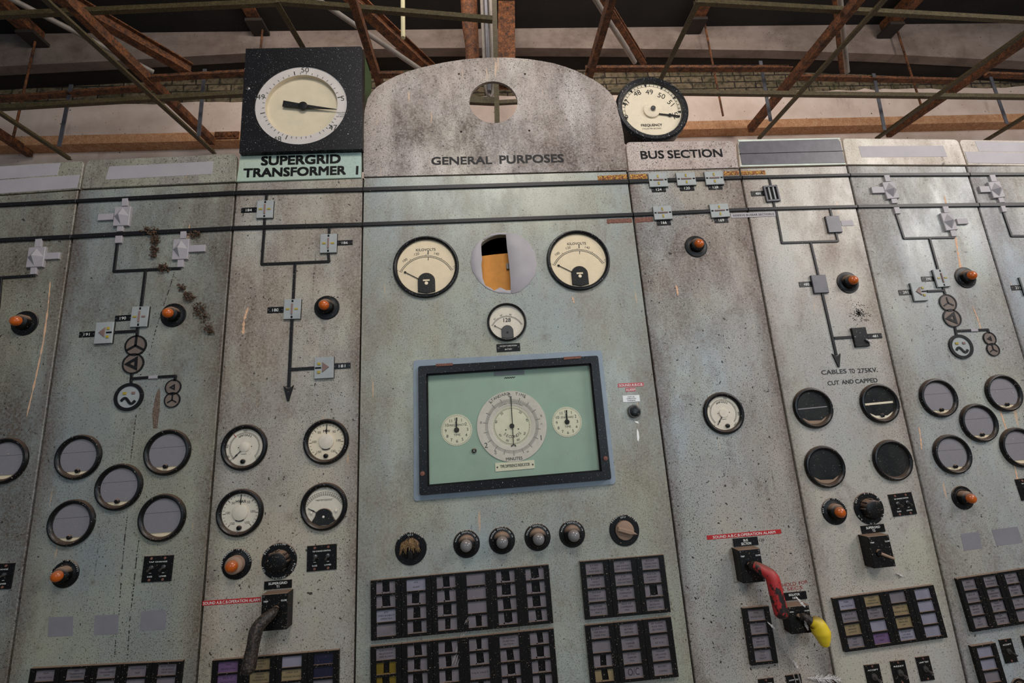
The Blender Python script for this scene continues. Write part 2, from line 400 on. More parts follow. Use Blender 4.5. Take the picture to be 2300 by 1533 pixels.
    def tick(self, a, r0, r1, wd, w, cu=0, cv=0):
        a = math.radians(a); c, s = math.cos(a), math.sin(a)
        p = lambda r, t: (cu + r * c - t * s, cv + r * s + t * c, w)
        return self.add([p(r0, -wd / 2), p(r1, -wd / 2), p(r1, wd / 2), p(r0, wd / 2)], [(0, 1, 2, 3)])
    def tube(self, pts, rads, n=12, cap=True, squash=1.0):
        pts = [Vector(p) for p in pts]
        if isinstance(rads, (int, float)): rads = [rads] * len(pts)
        V, Fc = [], []
        up = None
        for i, p in enumerate(pts):
            d = (pts[min(i + 1, len(pts) - 1)] - pts[max(i - 1, 0)]).normalized()
            if up is None:
                up = d.orthogonal().normalized()
            up = (up - d * up.dot(d)).normalized(); sd = d.cross(up)
            for k in range(n):
                a = 2 * math.pi * k / n
                V.append(p + up * math.cos(a) * rads[i] + sd * math.sin(a) * rads[i] * squash)
        for i in range(len(pts) - 1):
            for k in range(n):
                j = (k + 1) % n
                Fc.append((i * n + k, i * n + j, (i + 1) * n + j, (i + 1) * n + k))
        if cap:
            Fc.append(tuple(range(n))[::-1]); Fc.append(tuple((len(pts) - 1) * n + k for k in range(n)))
        return self.add(V, Fc)
    def text(self, s, h, u, v, w, align='C', rot=0.0, width=None, bold=0.0, shear=0.0):
        """flat letters of cap height h; u, v is the middle (or left) of the base line"""
        if bold:
            for k, (du, dv) in enumerate(((-1, -1), (1, -1), (1, 1), (-1, 1))):
                e = bold * h * 1.5
                self.text(s, h, u + du * e, v + dv * e, w + k * 2e-5, align, rot, width, 0.0, shear)
            return self
        V, Fc, x0, x1 = glyphs(s, 0.0)
        sy = h; sx = h
        if width: sx = width / max(x1 - x0, 1e-6)
        ox = {'C': (x0 + x1) / 2, 'L': x0, 'R': x1}[align]
        c, sn = math.cos(rot), math.sin(rot)
        P = []
        for a, b in V:
            a = (a - ox) * sx + shear * b * sy; b = b * sy
            P.append((u + a * c - b * sn, v + a * sn + b * c, w))
        return self.add(P, Fc)
    def arc_text(self, s, h, R, mid, w, cu=0, cv=0, step=None, inside=False, bold=0.0):
        """letters round an arc, centred on the angle mid (degrees)"""
        step = step or math.degrees(h * 1.02 / R)
        n = len(s)
        for i, ch in enumerate(s):
            if ch == ' ': continue
            k = i - (n - 1) / 2
            a = math.radians(mid + k * step if inside else mid - k * step)
            rr = R - (h / 2 if not inside else -h / 2)
            r = a + math.pi / 2 if inside else a - math.pi / 2
            self.text(ch, h, cu + rr * math.cos(a), cv + rr * math.sin(a), w, rot=r, bold=bold)
        return self
    def build(self, name, mats, parent=None, smooth=True, world=False, angle=35):
        me = bpy.data.meshes.new(name)
        vs = self.v if world else [(u, -w, v) for u, v, w in self.v]
        me.from_pydata(vs, [], self.f)
        if not isinstance(mats, (list, tuple)): mats = [mats]
        for m in mats: me.materials.append(M[m] if isinstance(m, str) else m)
        me.polygons.foreach_set('material_index', self.mi)
        me.update()
        if smooth:
            me.shade_smooth(); me.set_sharp_from_angle(angle=math.radians(angle))
        o = bpy.data.objects.new(name, me); COL.objects.link(o)
        if parent: o.parent = parent
        return o

_gl = {}
def glyphs(s, bold=0.0):
    k = (s, bold)
    if k not in _gl:
        cu = bpy.data.curves.new('lettering', 'FONT'); cu.body = s; cu.size = 1.0
        cu.resolution_u = 3; cu.offset = bold
        ob = bpy.data.objects.new('lettering', cu); COL.objects.link(ob)
        dg = bpy.context.evaluated_depsgraph_get()
        me = bpy.data.meshes.new_from_object(ob.evaluated_get(dg))
        V = [(p.co.x / 0.729, p.co.y / 0.729) for p in me.vertices]
        Fc = [tuple(f.vertices) for f in me.polygons]
        if me.polygons and me.polygons[0].normal.z < 0: Fc = [f[::-1] for f in Fc]
        xs = [p[0] for p in V] or [0, 0]
        _gl[k] = (V, Fc, min(xs), max(xs))
        bpy.data.objects.remove(ob); bpy.data.curves.remove(cu); bpy.data.meshes.remove(me)
    return _gl[k]

def tag(o, label=None, cat=None, group=None, kind=None):
    if label: o['label'] = label
    if cat: o['category'] = cat
    if group: o['group'] = group
    if kind: o['kind'] = kind
    return o
def empty(name, u, v, w=0.0, rot=0.0):
    o = bpy.data.objects.new(name, None); COL.objects.link(o)
    o.empty_display_size = 0.03
    o.location = (u, -w, v); o.rotation_euler = (0, -rot, 0)
    return o
def rect(c, off=0.0):
    """four pixels TL TR BR BL -> centre, width, height, tilt on the panel front"""
    a, b, cc, d = (Vector(pix(p, off)) for p in c)
    m = (a + b + cc + d) / 4
    wd = ((b - a).length + (cc - d).length) / 2; hg = ((a - d).length + (b - cc).length) / 2
    t = (b - a) + (cc - d)
    return m.x, m.y, wd, hg, math.atan2(t.y, t.x)
def bb(x0, y0, x1, y1, s=0.0):
    """a tilted box of pixels: s is how much the right side rises"""
    return [(x0, y0 + s / 2), (x1, y0 - s / 2), (x1, y1 - s / 2), (x0, y1 + s / 2)]
def crc(c, wp, hp, off=0.0):
    """pixel ellipse -> centre and radius on the panel front"""
    m = Vector(pix(c, off))
    r = (Vector(pix((c[0] + wp / 2, c[1]), off)) - Vector(pix((c[0] - wp / 2, c[1]), off))).length / 4
    r += (Vector(pix((c[0], c[1] + hp / 2), off)) - Vector(pix((c[0], c[1] - hp / 2), off))).length / 4
    return m.x, m.y, r * 0.985
def rounded(w, h, r, n=5, corners=(1, 1, 1, 1)):
    """outline of a w x h plate, corners TL TR BR BL rounded where 1"""
    P = []
    for (sx, sy, a0, on) in ((1, 1, 0, corners[1]), (-1, 1, 90, corners[0]), (-1, -1, 180, corners[3]), (1, -1, 270, corners[2])):
        cx, cy = sx * (w / 2 - r), sy * (h / 2 - r)
        if on:
            for i in range(n + 1):
                a = math.radians(a0 + 90 * i / n); P.append((cx + r * math.cos(a), cy + r * math.sin(a)))
        else:
            P.append((sx * w / 2, sy * h / 2))
    return P
def pixtext(mb, s, p, q, hpx, w, bold=0.0, o=(0, 0), fit=True):
    """letters from base line pixel p to base line pixel q, hpx pixels tall"""
    a, b = Vector(pix(p, w)), Vector(pix(q, w)); c = Vector(pix((p[0], p[1] - hpx), w))
    d = b - a
    mb.text(s, (c - a).length, a.x - o[0], a.y - o[1], w, 'L', math.atan2(d.y, d.x), d.length if fit else None, bold)
def circle(r, n=40, cu=0, cv=0):
    return [(cu + r * math.cos(2 * math.pi * i / n), cv + r * math.sin(2 * math.pi * i / n)) for i in range(n)]
# ------------------------------------------------------------------ the control panels
SEAMS = [
 [(191,371),(176,457),(162,538),(146,625),(117,797),(94,930),(56,1230),(37.5,1401),(26,1526)],
 [(532,418),(530,439),(522,518),(512,634),(500,766),(488,900),(477,1046),(467,1174),(453,1370),(445.5,1530)],
 [(814.6,393),(815,433),(813.6,509),(813.6,629),(810.7,766),(809,900),(805,1028),(801,1174),(798,1348),(796,1526)],
 [(1410.5,385),(1412,410),(1422,487),(1439.5,626),(1457,766),(1472,881),(1490.6,1018.6),(1514.6,1173),(1535,1315.6),(1558,1524)],
 [(1660.7,373),(1665,402),(1679.5,484),(1705,618),(1734.8,755.7),(1753.6,866),(1778.6,995.7),(1812,1173),(1843,1342),(1873,1524)],
 [(1899,369),(1905.6,396),(1924,467),(1957,600),(1991,743),(2026.6,893),(2048.8,977),(2091,1167.5),(2129.6,1341.7),(2161,1524)],
 [(2152,321),(2170.6,371),(2176,396),(2197.7,458.6),(2235,591),(2268.7,697),(2298,791)]]
def line_fit(pts):
    P = [pix(p) for p in pts]; n = len(P)
    mx = sum(p[0] for p in P) / n; mz = sum(p[1] for p in P) / n
    b = sum((p[0] - mx) * (p[1] - mz) for p in P) / sum((p[1] - mz) ** 2 for p in P)
    return mx - b * mz, b
FIT = [line_fit(s) for s in SEAMS]
def seam_x(i, z):
    if i < 0: return seam_x(0, z) - 0.66
    if i > 6: return seam_x(6, z) + 0.62
    a, b = FIT[i]; return a + b * z
JOIN = [(180,425.6),(531,409.7),(815,399),(1410.7,384),(1659.5,377),(1900,371),(2171,372)]
JZ = [pix(p)[1] for p in JOIN]; JZ = [JZ[0] - 0.03] + JZ + [JZ[-1] - 0.012]
PANELS = [('panel_a','header_left'),('panel_b','header_left'),('panel_c','green_plate'),('panel_d','header_brown'),
          ('panel_e','header_pink'),('panel_f','header_pale'),('panel_g','header_pale'),('panel_h','header_pale')]
PLABEL = ['grey green control panel at the far left edge, two grey tapes on its header',
 'control panel left of SUPERGRID TRANSFORMER 1, one grey tape on its header',
 'control panel with green header lettered SUPERGRID TRANSFORMER 1',
 'wide middle control panel with arched brown header lettered GENERAL PURPOSES',
 'stained control panel with header lettered BUS SECTION',
 'pale control panel with dark taped header, inscribed CABLES TO 275KV',
 'pale control panel right of the dark header, one grey tape on its own header',
 'pale control panel at the far right edge, two grey tapes on its header']
PANEL = []
DEPTH = 0.035
hole_c = crc((1131, 590), 146, 136)
for i, (pm, hm) in enumerate(PANELS):
    zl, zr = JZ[i], JZ[i + 1]
    g = 0.0042
    root = empty('control_panel', (seam_x(i - 1, 1.5) + seam_x(i, 1.5)) / 2, 0.0)
    tag(root, PLABEL[i], 'control panel', 'row of control panels')
    ox = root.location.x
    P = [(seam_x(i - 1, 0.02) + g - ox, 0.0), (seam_x(i, 0.02) - g - ox, 0.0), (seam_x(i, zr) - g - ox, zr - 0.003), (seam_x(i - 1, zl) + g - ox, zl - 0.003)]
    if i == 3:
        mb = MB(); mb.plate_holes(P, [circle(hole_c[2] * 0.96, 48, hole_c[0] - ox, hole_c[1])], -DEPTH, 0.0)
        mb.build('front_sheet', pm, root)
        mb = MB(); r = hole_c[2] * 1.15; a, b = hole_c[0] - ox, hole_c[1]
        mb.box(a - r, a + r, b - r, b + r, -0.262, -0.26)
        for s in ((a - r - .002, a - r, b - r, b + r), (a + r, a + r + .002, b - r, b + r), (a - r, a + r, b - r - .002, b - r), (a - r, a + r, b + r, b + r + .002)):
            mb.box(*s, -0.26, -DEPTH)
        mb.build('blackout_box', 'seam_dark', root)  # added black box, keeps the space behind the hole dark
    else:
        MB().prism(P, -DEPTH, 0.0, 0.0028, back=True).build('front_sheet', pm, root)
    PANEL.append(root)
    # dark frame that shows in the joints
    f = MB()
    for (a, b), s in (((P[0], P[3]), 1), ((P[1], P[2]), -1)):
        e = s * (0.013 - g); f.bar((a[0] + e, a[1]), (b[0] + e, b[1]), 0.026, -DEPTH - 0.03, -DEPTH + 0.012)
    f.bar(P[3], P[2], 0.03, -DEPTH - 0.03, -DEPTH + 0.012)
    f.build('frame_angle', 'seam_dark', root)

def header(i, outline, mat, hole=None, w=0.003):
    r = PANEL[i]; ox = r.location.x
    P = [(a - ox, b) for a, b in outline]
    mb = MB()
    if hole: mb.plate_holes(P, [[(a - ox, b) for a, b in h] for h in hole], -0.012, w)
    else: mb.prism(P, -0.016, w, 0.002, back=True)
    return mb.build('header_plate', mat, r)
def round_quad(c, r=0.02, top_only=True, w=0.0):
    """outline from pixels TL TR BR BL, the two upper corners rounded"""
    P = [Vector(pix(p, w)) for p in c]
    tl, tr, br, bl = P; out = [tuple(bl), tuple(br)]
    for a, c0, b in ((br, tr, tl), (tr, tl, bl)):
        d1 = (a - c0).normalized(); d2 = (b - c0).normalized()
        for k in range(7):
            t = k / 6
            out.append(tuple(c0 + d1 * r * (1 - t) ** 2 + d2 * r * t ** 2))
    return out
HQ = {0: [(-60,377),(190,361),(180,425),(-70,443)], 1: [(196,360.5),(532,345.5),(530.5,408),(183.5,424)],
 2: [(541,341),(812,333),(811,399.5),(531.5,408.5)], 4: [(1405,319.5),(1648,316),(1658.5,377),(1411.5,384.5)],
 5: [(1656,314.5),(1888,310.5),(1899,370),(1661,376)], 6: [(1890.5,311),(2150,313.5),(2170,371),(1902,370)], 7: [(2152.5,314),(2420,318),(2440,375),(2173,371)]}
for i, c in HQ.items():
    header(i, round_quad(c, 0.026 if i != 2 else 0.022), PANELS[i][1])
ARCH = [(817,397.5),(816,326),(818.7,252),(826,222),(836,207),(847,196),(866,184),(889,172),(915,162),(941,154),(968,147.5),(993.5,142),(1020,137.5),(1045.7,134),(1075,131.5),(1100,130.3),(1130,130),(1152,130.8),(1185,133.5),(1217,138),(1245,143.5),(1270,151),(1294,160),(1314,170),(1333,180),(1350,191),(1365,204),(1376.5,217),(1384,232),(1392,262),(1400,302),(1409,382.5)]
arch_hole = (1108.5, 230); ah = pix(arch_hole); ar = crc(arch_hole, 111, 94)[2]
PH = [(1030.8,167),(1035.7,296.6),(1179,167),(1188.7,294)]
ARCH_OUT = [pix(p) for p in ARCH][::-1]
header(3, ARCH_OUT, 'header_brown', [circle(ar, 56, *ah)] + [circle(0.0058, 10, *pix(p)) for p in PH])

def sticker(i, c, mat, w=0.0038, name='blank_tape', r=None):
    ro = PANEL[i]; ox = ro.location.x
    P = [pix(p) for p in c]
    MB().prism([(a - ox, b) for a, b in P], 0.0, w, 0.0004).build(name, mat, ro)
sticker(0, [(-60,378),(137,366.5),(130,394),(-60,408)], 'tape_grey')
sticker(0, [(-60,409),(181,393),(174.5,423),(-60,440)], 'tape_grey', 0.0042)
sticker(1, [(247,374.5),(480,363),(478,391.5),(238,404.5)], 'tape_grey')
sticker(5, [(1660,319),(1880,313),(1886,319),(1897,366),(1666,372),(1658,328)], 'tape_dark', 0.0048)
sticker(5, [(1660,346),(1892,339.5),(1892.3,340.8),(1660.5,347.3)], 'seam_dark', 0.0052, 'tape_joint')
sticker(5, [(1656,314.5),(1885,310.5),(1887,314),(1658,319)], 'edge_white', 0.0042, 'header_edge')
sticker(5, [(1662,371.5),(1898,366.5),(1899,370),(1662,375)], 'edge_white', 0.0042, 'header_edge')
sticker(6, [(1927,329),(2117.4,328),(2126,352.5),(1934,354)], 'tape_grey')
sticker(7, [(2188,318),(2380,322),(2395,344),(2197,340.5)], 'tape_grey')
sticker(7, [(2165,341),(2395,346),(2400,370),(2173,367)], 'tape_grey', 0.0042)

def lettering(i, rows, mat='lettering_black', name='lettering', w=0.0036):
    ro = PANEL[i]
    for s, p, q, h, bold in rows:
        mb = MB(); pixtext(mb, s, p, q, h, w, bold, (ro.location.x, 0)); mb.build(name, mat, ro, smooth=False)
lettering(2, [('SUPERGRID', (587,370.5), (764,365.5), 20, 0.036), ('TRANSFORMER', (547,397.5), (776,391), 19.5, 0.036), ('1', (800,391), (803.5,391), 19, 0.03)])
lettering(3, [('GENERAL', (969.5,369.5), (1105,367.5), 17.5, 0.026), ('PURPOSES', (1123,367), (1266,363.5), 18.5, 0.026)])
lettering(4, [('BUS', (1440.5,356.5), (1492,355), 18, 0.022), ('SECTION', (1501,355), (1623,351.5), 18, 0.022)])
lettering(5, [('CABLES', (1846,841), (1902,837.5), 10, 0.016), ('TO', (1909,838), (1921,837), 10, 0.016), ('275KV.', (1928,837), (1972,834.5), 10, 0.016),
              ('CUT', (1860,865), (1886,863), 9.5, 0.016), ('AND', (1892,862.5), (1918,860.5), 9.5, 0.016), ('CAPPED', (1922,860.5), (1972,857.5), 9.5, 0.016)], 'pen_black', 'handwriting', 0.0008)
lettering(4, [('HOLD', (1758,1318), (1789,1314), 9, 0.0), ('FOR', (1796,1312.5), (1815,1309), 8, 0.0), ('3 SECS', (1756,1327.5), (1803,1321.5), 7.5, 0.0)], 'lettering_red', 'handwriting', 0.0008)
lettering(4, [('120', (1706,1215.5), (1717,1214.5), 6.5, 0.0)], 'pen_black', 'handwriting', 0.0008)

# label squares of grey tape left on the enamel
for i, c in ((1, [(109,1385.5),(165,1382.5),(164,1427),(107,1430)]), (1, [(213,1381),(268,1378.5),(265,1423),(211,1426)]), (1, [(318,1371),(373.5,1368),(372,1413),(314,1416)]),
             (6, [(2157,1198),(2199,1193.5),(2206,1231),(2165,1236.5)]), (6, [(2226,1189),(2285,1181.5),(2297,1218),(2239,1226)])):
    sticker(i, c, 'tape_label', 0.0006, 'label_square')

# two bus bar strips, one length to a panel
BUS_A = [((-60,461),(-60,471)),((176,447.5),(176,455)),((530,428.5),(530,438)),((815,421),(815,430)),((1412,403),(1412,411.8)),((1665,395),(1665,402)),((1906,389.8),(1906,396)),((2176,387.7),(2176,395)),((2400,389),(2400,395))]
BUS_B = [((-60,540),(-60,549)),((162,526.8),(162,536)),((522,507.8),(522,517)),((813.6,499.5),(813.6,508)),((1422,477.9),(1422,486)),((1678,466.5),(1678,473.6)),((1924,460.3),(1924,467)),((2199,455.5),(2199,464)),((2430,455),(2430,463))]
PNAME = ['the far left panel', 'the panel left of the SUPERGRID header', 'the SUPERGRID TRANSFORMER panel', 'the middle GENERAL PURPOSES panel', 'the BUS SECTION panel', 'the panel with the dark header', 'the panel right of the dark header', 'the far right panel']
for nm, B in (('upper', BUS_A), ('lower', BUS_B)):
    for i in range(8):
        (a0, a1), (b0, b1) = B[i], B[i + 1]
        Q = [Vector(pix(p, 0.004)) for p in (a0, b0, b1, a1)]
        for k in (0, 3): Q[k].x = seam_x(i - 1, Q[k].y) + 0.0015
        for k in (1, 2): Q[k].x = seam_x(i, Q[k].y) - 0.0015
        m = (Q[0] + Q[1] + Q[2] + Q[3]) / 4
        o = MB().prism([tuple(q - m) for q in Q], 0.0, 0.008, 0.0015, back=True).build('bus_bar_strip', 'mimic')
        o.location = (m.x, 0, m.y)
        tag(o, f'{nm} dark bus bar strip across {PNAME[i]}', 'bus bar', 'bus bar strips')
# ------------------------------------------------------------------ the hall behind: wall, beams, slab, floor
def mat_plaster():
    m, nt, b = new_mat('distempered plaster')
    c = mix(nt, noise_fac(nt, 3, 0.35, 0.7, 6, 0.7), srgb(206, 182, 166), srgb(226, 206, 192))
    c = mix(nt, mul(nt, noise_fac(nt, 7, 0.6, 0.75, 6, 0.7, (1, 1, .35)), 0.5), c, srgb(140, 112, 96))
    c = mix(nt, noise_fac(nt, 34, 0.71, 0.75, 2), c, srgb(60, 46, 40))
    nt.links.new(c, b.inputs['Base Color']); b.inputs['Roughness'].default_value = 0.9
    return m
def mat_brick():
    m, nt, b = new_mat('mossy brick')
    tc = nd(nt, 'ShaderNodeNewGeometry'); s = nd(nt, 'ShaderNodeSeparateXYZ'); cb = nd(nt, 'ShaderNodeCombineXYZ')
    nt.links.new(tc.outputs['Position'], s.inputs[0]); nt.links.new(s.outputs[0], cb.inputs[0]); nt.links.new(s.outputs[2], cb.inputs[1])
    br = nd(nt, 'ShaderNodeTexBrick'); nt.links.new(cb.outputs[0], br.inputs[0])
    br.inputs['Scale'].default_value = 1.0; br.inputs['Brick Width'].default_value = 0.225; br.inputs['Row Height'].default_value = 0.075
    br.inputs['Mortar Size'].default_value = 0.007
    br.inputs['Color1'].default_value = (*srgb(104, 90, 70), 1); br.inputs['Color2'].default_value = (*srgb(128, 112, 88), 1); br.inputs['Mortar'].default_value = (*srgb(34, 28, 22), 1)
    c = mix(nt, mul(nt, noise_fac(nt, 6, 0.45, 0.7, 5), 0.8), br.outputs[0], srgb(70, 68, 36))
    c = mix(nt, noise_fac(nt, 20, 0.47, 0.68, 5), c, srgb(24, 18, 13))
    nt.links.new(c, b.inputs['Base Color']); b.inputs['Roughness'].default_value = 0.95
    return m
def mat_concrete(name, a, bb_, stain, amt):
    m, nt, b = new_mat(name)
    c = mix(nt, noise_fac(nt, 5, 0.35, 0.68, 6, 0.65, (0.4, 1, 1)), srgb(*a), srgb(*bb_))
    c = mix(nt, mul(nt, noise_fac(nt, 3, 0.45, 0.7, 6, 0.7), amt), c, srgb(*stain))
    c = mix(nt, noise_fac(nt, 60, 0.66, 0.72, 3), c, srgb(60, 48, 42))
    nt.links.new(c, b.inputs['Base Color']); b.inputs['Roughness'].default_value = 0.9
    return m
M['plaster'] = mat_plaster(); M['brick'] = mat_brick()
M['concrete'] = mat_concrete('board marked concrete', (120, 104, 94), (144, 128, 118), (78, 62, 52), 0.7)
M['slab'] = mat_concrete('darkened slab', (20, 15, 11), (30, 23, 18), (10, 8, 6), 0.7)  # darkness under the ceiling put into the slab colour
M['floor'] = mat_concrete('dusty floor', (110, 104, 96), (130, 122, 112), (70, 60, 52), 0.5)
M['shaded_concrete'] = mat_concrete('dark soffit', (40, 31, 25), (52, 42, 34), (22, 17, 13), 0.7)  # darker copy of the concrete, underside shade put into the colour

WY = 2.0
def wbox(name, x0, x1, y0, y1, z0, z1, mat, ch=0.0, parent=None):
    mb = MB()
    V = [(x, y, z) for z in (z0, z1) for y in (y0, y1) for x in (x0, x1)]
    mb.add(V, [(0, 2, 3, 1), (4, 5, 7, 6), (0, 1, 5, 4), (1, 3, 7, 5), (3, 2, 6, 7), (2, 0, 4, 6)])
    return mb.build(name, mat, parent, smooth=False, world=True)
XL, XR = -7.5, 8.0
tag(wbox('floor', XL, XR, -7.0, WY + 0.3, -0.12, 0.0, 'floor'), kind='structure')
ZC = 5.36
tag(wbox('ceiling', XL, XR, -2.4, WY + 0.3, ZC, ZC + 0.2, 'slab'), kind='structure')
wb = tag(wbox('wall_back', XL, XR, WY, WY + 0.25, 0.0, ZC + 0.1, 'brick'), kind='structure')
# plaster coat with a broken upper edge
random.seed(5)
zt = at(700, 226, WY - 0.02).z
edge = []
n = 150
for k in range(n + 1):
    x = XL + (XR - XL) * k / n
    edge.append((x, zt + 0.035 * noise.noise(Vector((x * 2.1, 0, 3))) + 0.02 * noise.noise(Vector((x * 9, 1, 3))) + random.uniform(-.006, .006)))
mb = MB(); P = [(XL, 0.0), (XR, 0.0)] + edge[::-1]
mb.prism(P, -WY, -WY + 0.022)
mb.build('plaster_coat', 'plaster', wb, smooth=False)
# riveted steel beam along the wall
fy = 1.855
z1 = at(760, 290, fy).z; z0 = z1 - 0.09
mb = MB()
def wb_box(mb, x0, x1, y0, y1, z0, z1):
    V = [(x, y, z) for z in (z0, z1) for y in (y0, y1) for x in (x0, x1)]
    mb.add(V, [(0, 2, 3, 1), (4, 5, 7, 6), (0, 1, 5, 4), (1, 3, 7, 5), (3, 2, 6, 7), (2, 0, 4, 6)])
wb_box(mb, XL, XR, fy, WY - 0.022, z0, z1)
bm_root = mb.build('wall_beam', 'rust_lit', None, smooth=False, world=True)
tag(bm_root, 'long orange rusted steel beam along the back wall above the panels', 'beam')
mb = MB(); pa = at(483, 290, fy - .012); pb = at(537, 288, fy - .012)
wb_box(mb, pa.x, pb.x, fy - .014, fy, z0 + .012, z1 - .008); mb.build('splice_plate', 'rust', bm_root, smooth=False, world=True)
mb = MB()
for k in range(4):
    x = pa.x + (pb.x - pa.x) * (k + .5) / 4
    mb.lathe([(0.020, -fy + .014), (0.018, -fy + .026), (0.008, -fy + .032), (0, -fy + .033)], 8, x, (z0 + z1) / 2)
mb.build('rivet', 'rust', bm_root)
# concrete downstand beam in front of the wall top
by = 1.73
zb = at(900, 108, by).z
soff = [at(px, py, by) for px, py in ((-500, 180), (0, 149), (300, 134), (550, 119.5), (900, 108), (1150, 107), (1500, 110), (1750, 113), (2000, 122), (2250, 135), (2800, 165))]
zb = soff[4].z
def soffit_z(x):
    for p, q in zip(soff, soff[1:]):
        if p.x <= x <= q.x: return p.z + (q.z - p.z) * (x - p.x) / (q.x - p.x)
    return soff[0].z if x < soff[0].x else soff[-1].z
def camber(name, y0, y1, dz, mat):
    P = [(x, soffit_z(x) + dz) for x in [XL + (XR - XL) * k / 40 for k in range(41)]]
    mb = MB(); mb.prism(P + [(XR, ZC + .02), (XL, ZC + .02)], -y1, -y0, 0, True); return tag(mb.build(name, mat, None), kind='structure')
camber('trim_1', by, by + 0.10, 0.0, 'concrete'); camber('trim_2', by + 0.10, WY + 0.02, 0.006, 'shaded_concrete')
# deeper second rib nearer the photographer, dark
# ------------------------------------------------------------------ steelwork over the panels
def member(name, p, q, sect, size, mat, label, cat, group=None, t=0.006, flip=1, upv=(0, 0, 1)):
    """a bar from p to q; sect: L angle, C channel, F flat, T tee, R round; size (across, high)"""
    p, q = Vector(p), Vector(q); d = (q - p).normalized(); L = (q - p).length
    up = Vector(upv)
    if abs(d.dot(up)) > 0.95: up = Vector((0, 1, 0))
    s = d.cross(up).normalized(); u = s.cross(d).normalized()
    w, h = size; mb = MB()
    if sect == 'R':
        mb.tube([(0, 0, 0), tuple(d * L)], w / 2, 12)
    else:
        if sect == 'L': poly = [(-w/2, -h/2), (w/2, -h/2), (w/2, -h/2 + t), (-w/2 + t, -h/2 + t), (-w/2 + t, h/2), (-w/2, h/2)]
        elif sect == 'C': poly = [(-w/2, h/2), (-w/2, -h/2), (w/2, -h/2), (w/2, h/2), (w/2 - t, h/2), (w/2 - t, -h/2 + t), (-w/2 + t, -h/2 + t), (-w/2 + t, h/2)]
        elif sect == 'T': poly = [(-w/2, -h/2), (w/2, -h/2), (w/2, -h/2 + t), (t/2, -h/2 + t), (t/2, h/2), (-t/2, h/2), (-t/2, -h/2 + t), (-w/2, -h/2 + t)]
        elif sect == 'I': poly = [(-w/2, -h/2), (w/2, -h/2), (w/2, -h/2 + t), (t/2, -h/2 + t), (t/2, h/2 - t), (w/2, h/2 - t), (w/2, h/2), (-w/2, h/2), (-w/2, h/2 - t), (-t/2, h/2 - t), (-t/2, -h/2 + t), (-w/2, -h/2 + t)]
        else: poly = [(-w/2, -h/2), (w/2, -h/2), (w/2, h/2), (-w/2, h/2)]
        poly = [(a * flip, b) for a, b in poly]
        n = len(poly)
        V = [tuple(s * a + u * b) for a, b in poly] + [tuple(d * L + s * a + u * b) for a, b in poly]
        Fc = [(i, (i + 1) % n, n + (i + 1) % n, n + i) for i in range(n)]
        tr = geometry.tessellate_polygon([[Vector((a, b, 0)) for a, b in poly]])
        Fc += [tuple(x) for x in tr] + [tuple(n + i for i in x[::-1]) for x in tr]
        mb.add(V, Fc)
    o = mb.build(name, mat, None, smooth=(sect == 'R'), world=True)
    if sect != 'R':
        bmx = bmesh.new(); bmx.from_mesh(o.data); bmesh.ops.recalc_face_normals(bmx, faces=bmx.faces); bmx.to_mesh(o.data); bmx.free()
    o.location = p
    return tag(o, label, cat, group)

ZF = at(470, 312, 1.80).z                         # level of the rusted frame
G1 = 'rusted angle irons running to the wall'
def yang(px0, py0, px1, py1, lab, size=(0.05, 0.07), flip=1, ext=0.0):
    a, b = atz(px0, py0, ZF), atz(px1, py1, ZF)
    if ext: a = a + (a - b).normalized() * ext
    member('angle_iron', a, b, 'L', size, 'rust', lab, 'angle iron', G1, 0.009, flip)
yang(150, 0, 478, 318, 'rusted angle iron slanting down to the wall, left of the black clock', flip=-1, ext=0.6)
yang(793, 0, 858, 205, 'rusted angle iron rising behind the right edge of the black clock', flip=-1, ext=0.6)
yang(1373, 0, 1322, 172, 'rusted angle iron rising behind the right shoulder of the arched header', flip=1, ext=0.6)
yang(1926, 0, 1685, 290, 'rusted angle iron slanting up to the right above the dark taped header', flip=1, ext=0.6)
yang(2330, 70, 1990, 305, 'rusted angle iron slanting up at the upper right corner', flip=1, ext=0.6)
yang(-60, 262, 68, 345, 'rusted angle iron at the left edge above the far left panel', flip=-1, ext=0.6)
G2 = 'rusted angle irons along the panels'
def xang(p, q, lab, dz=0.0, size=(0.05, 0.062)):
    a, b = atz(*p, ZF + dz), atz(*q, ZF + dz)
    y = (a.y + b.y) / 2; a = at(p[0], p[1], y); b = at(q[0], q[1], y)
    member('angle_iron', a, b, 'L', size, 'rust', lab, 'angle iron', G2, 0.008, 1)
    return y
XA = xang((-60, 222), (334, 192), 'rusted angle iron along the wall, lower length at the left')
xang((335, 171), (562, 158), 'rusted angle iron along the wall, from the left diagonal to the black clock', 0.0)
xang((1316, 150), (1776, 149), 'rusted angle iron along the wall, from the arched header to the right diagonal', 0.0)
xang((1786, 169), (2165, 178), 'rusted angle iron along the wall, second length from the right edge', 0.0)
xang((2215, 163), (2400, 170), 'rusted angle iron along the wall, short length at the right edge', 0.0)
xang((818, 163), (905, 163), 'rusted angle iron stub behind the left shoulder of the arched header', 0.0)
G3 = 'olive channels along the panels'
def olive(p, q, y, lab, size=(0.03, 0.034), grp=G3, y2=None, sect='C'):
    a, b = at(p[0], p[1], y), at(q[0], q[1], y if y2 is None else y2)
    member('olive_channel', a, b, sect, size, 'olive', lab, 'channel', grp, 0.004, 1)
olive((-80, 247), (552, 209), 1.05, 'olive channel along the wall, left of the black clock')
olive((1372, 206), (2380, 219), 1.05, 'olive channel along the wall, right of the round frequency dial')
olive((-80, 38), (622, 6), 0.62, 'olive channel crossing the upper left corner', (0.03, 0.036))
olive((600, 1), (1106, 44), 0.62, 'olive channel sagging towards the middle post above the clock', (0.03, 0.036))
olive((1560, 4), (2380, 50), 0.62, 'olive channel crossing the upper right corner', (0.03, 0.036))
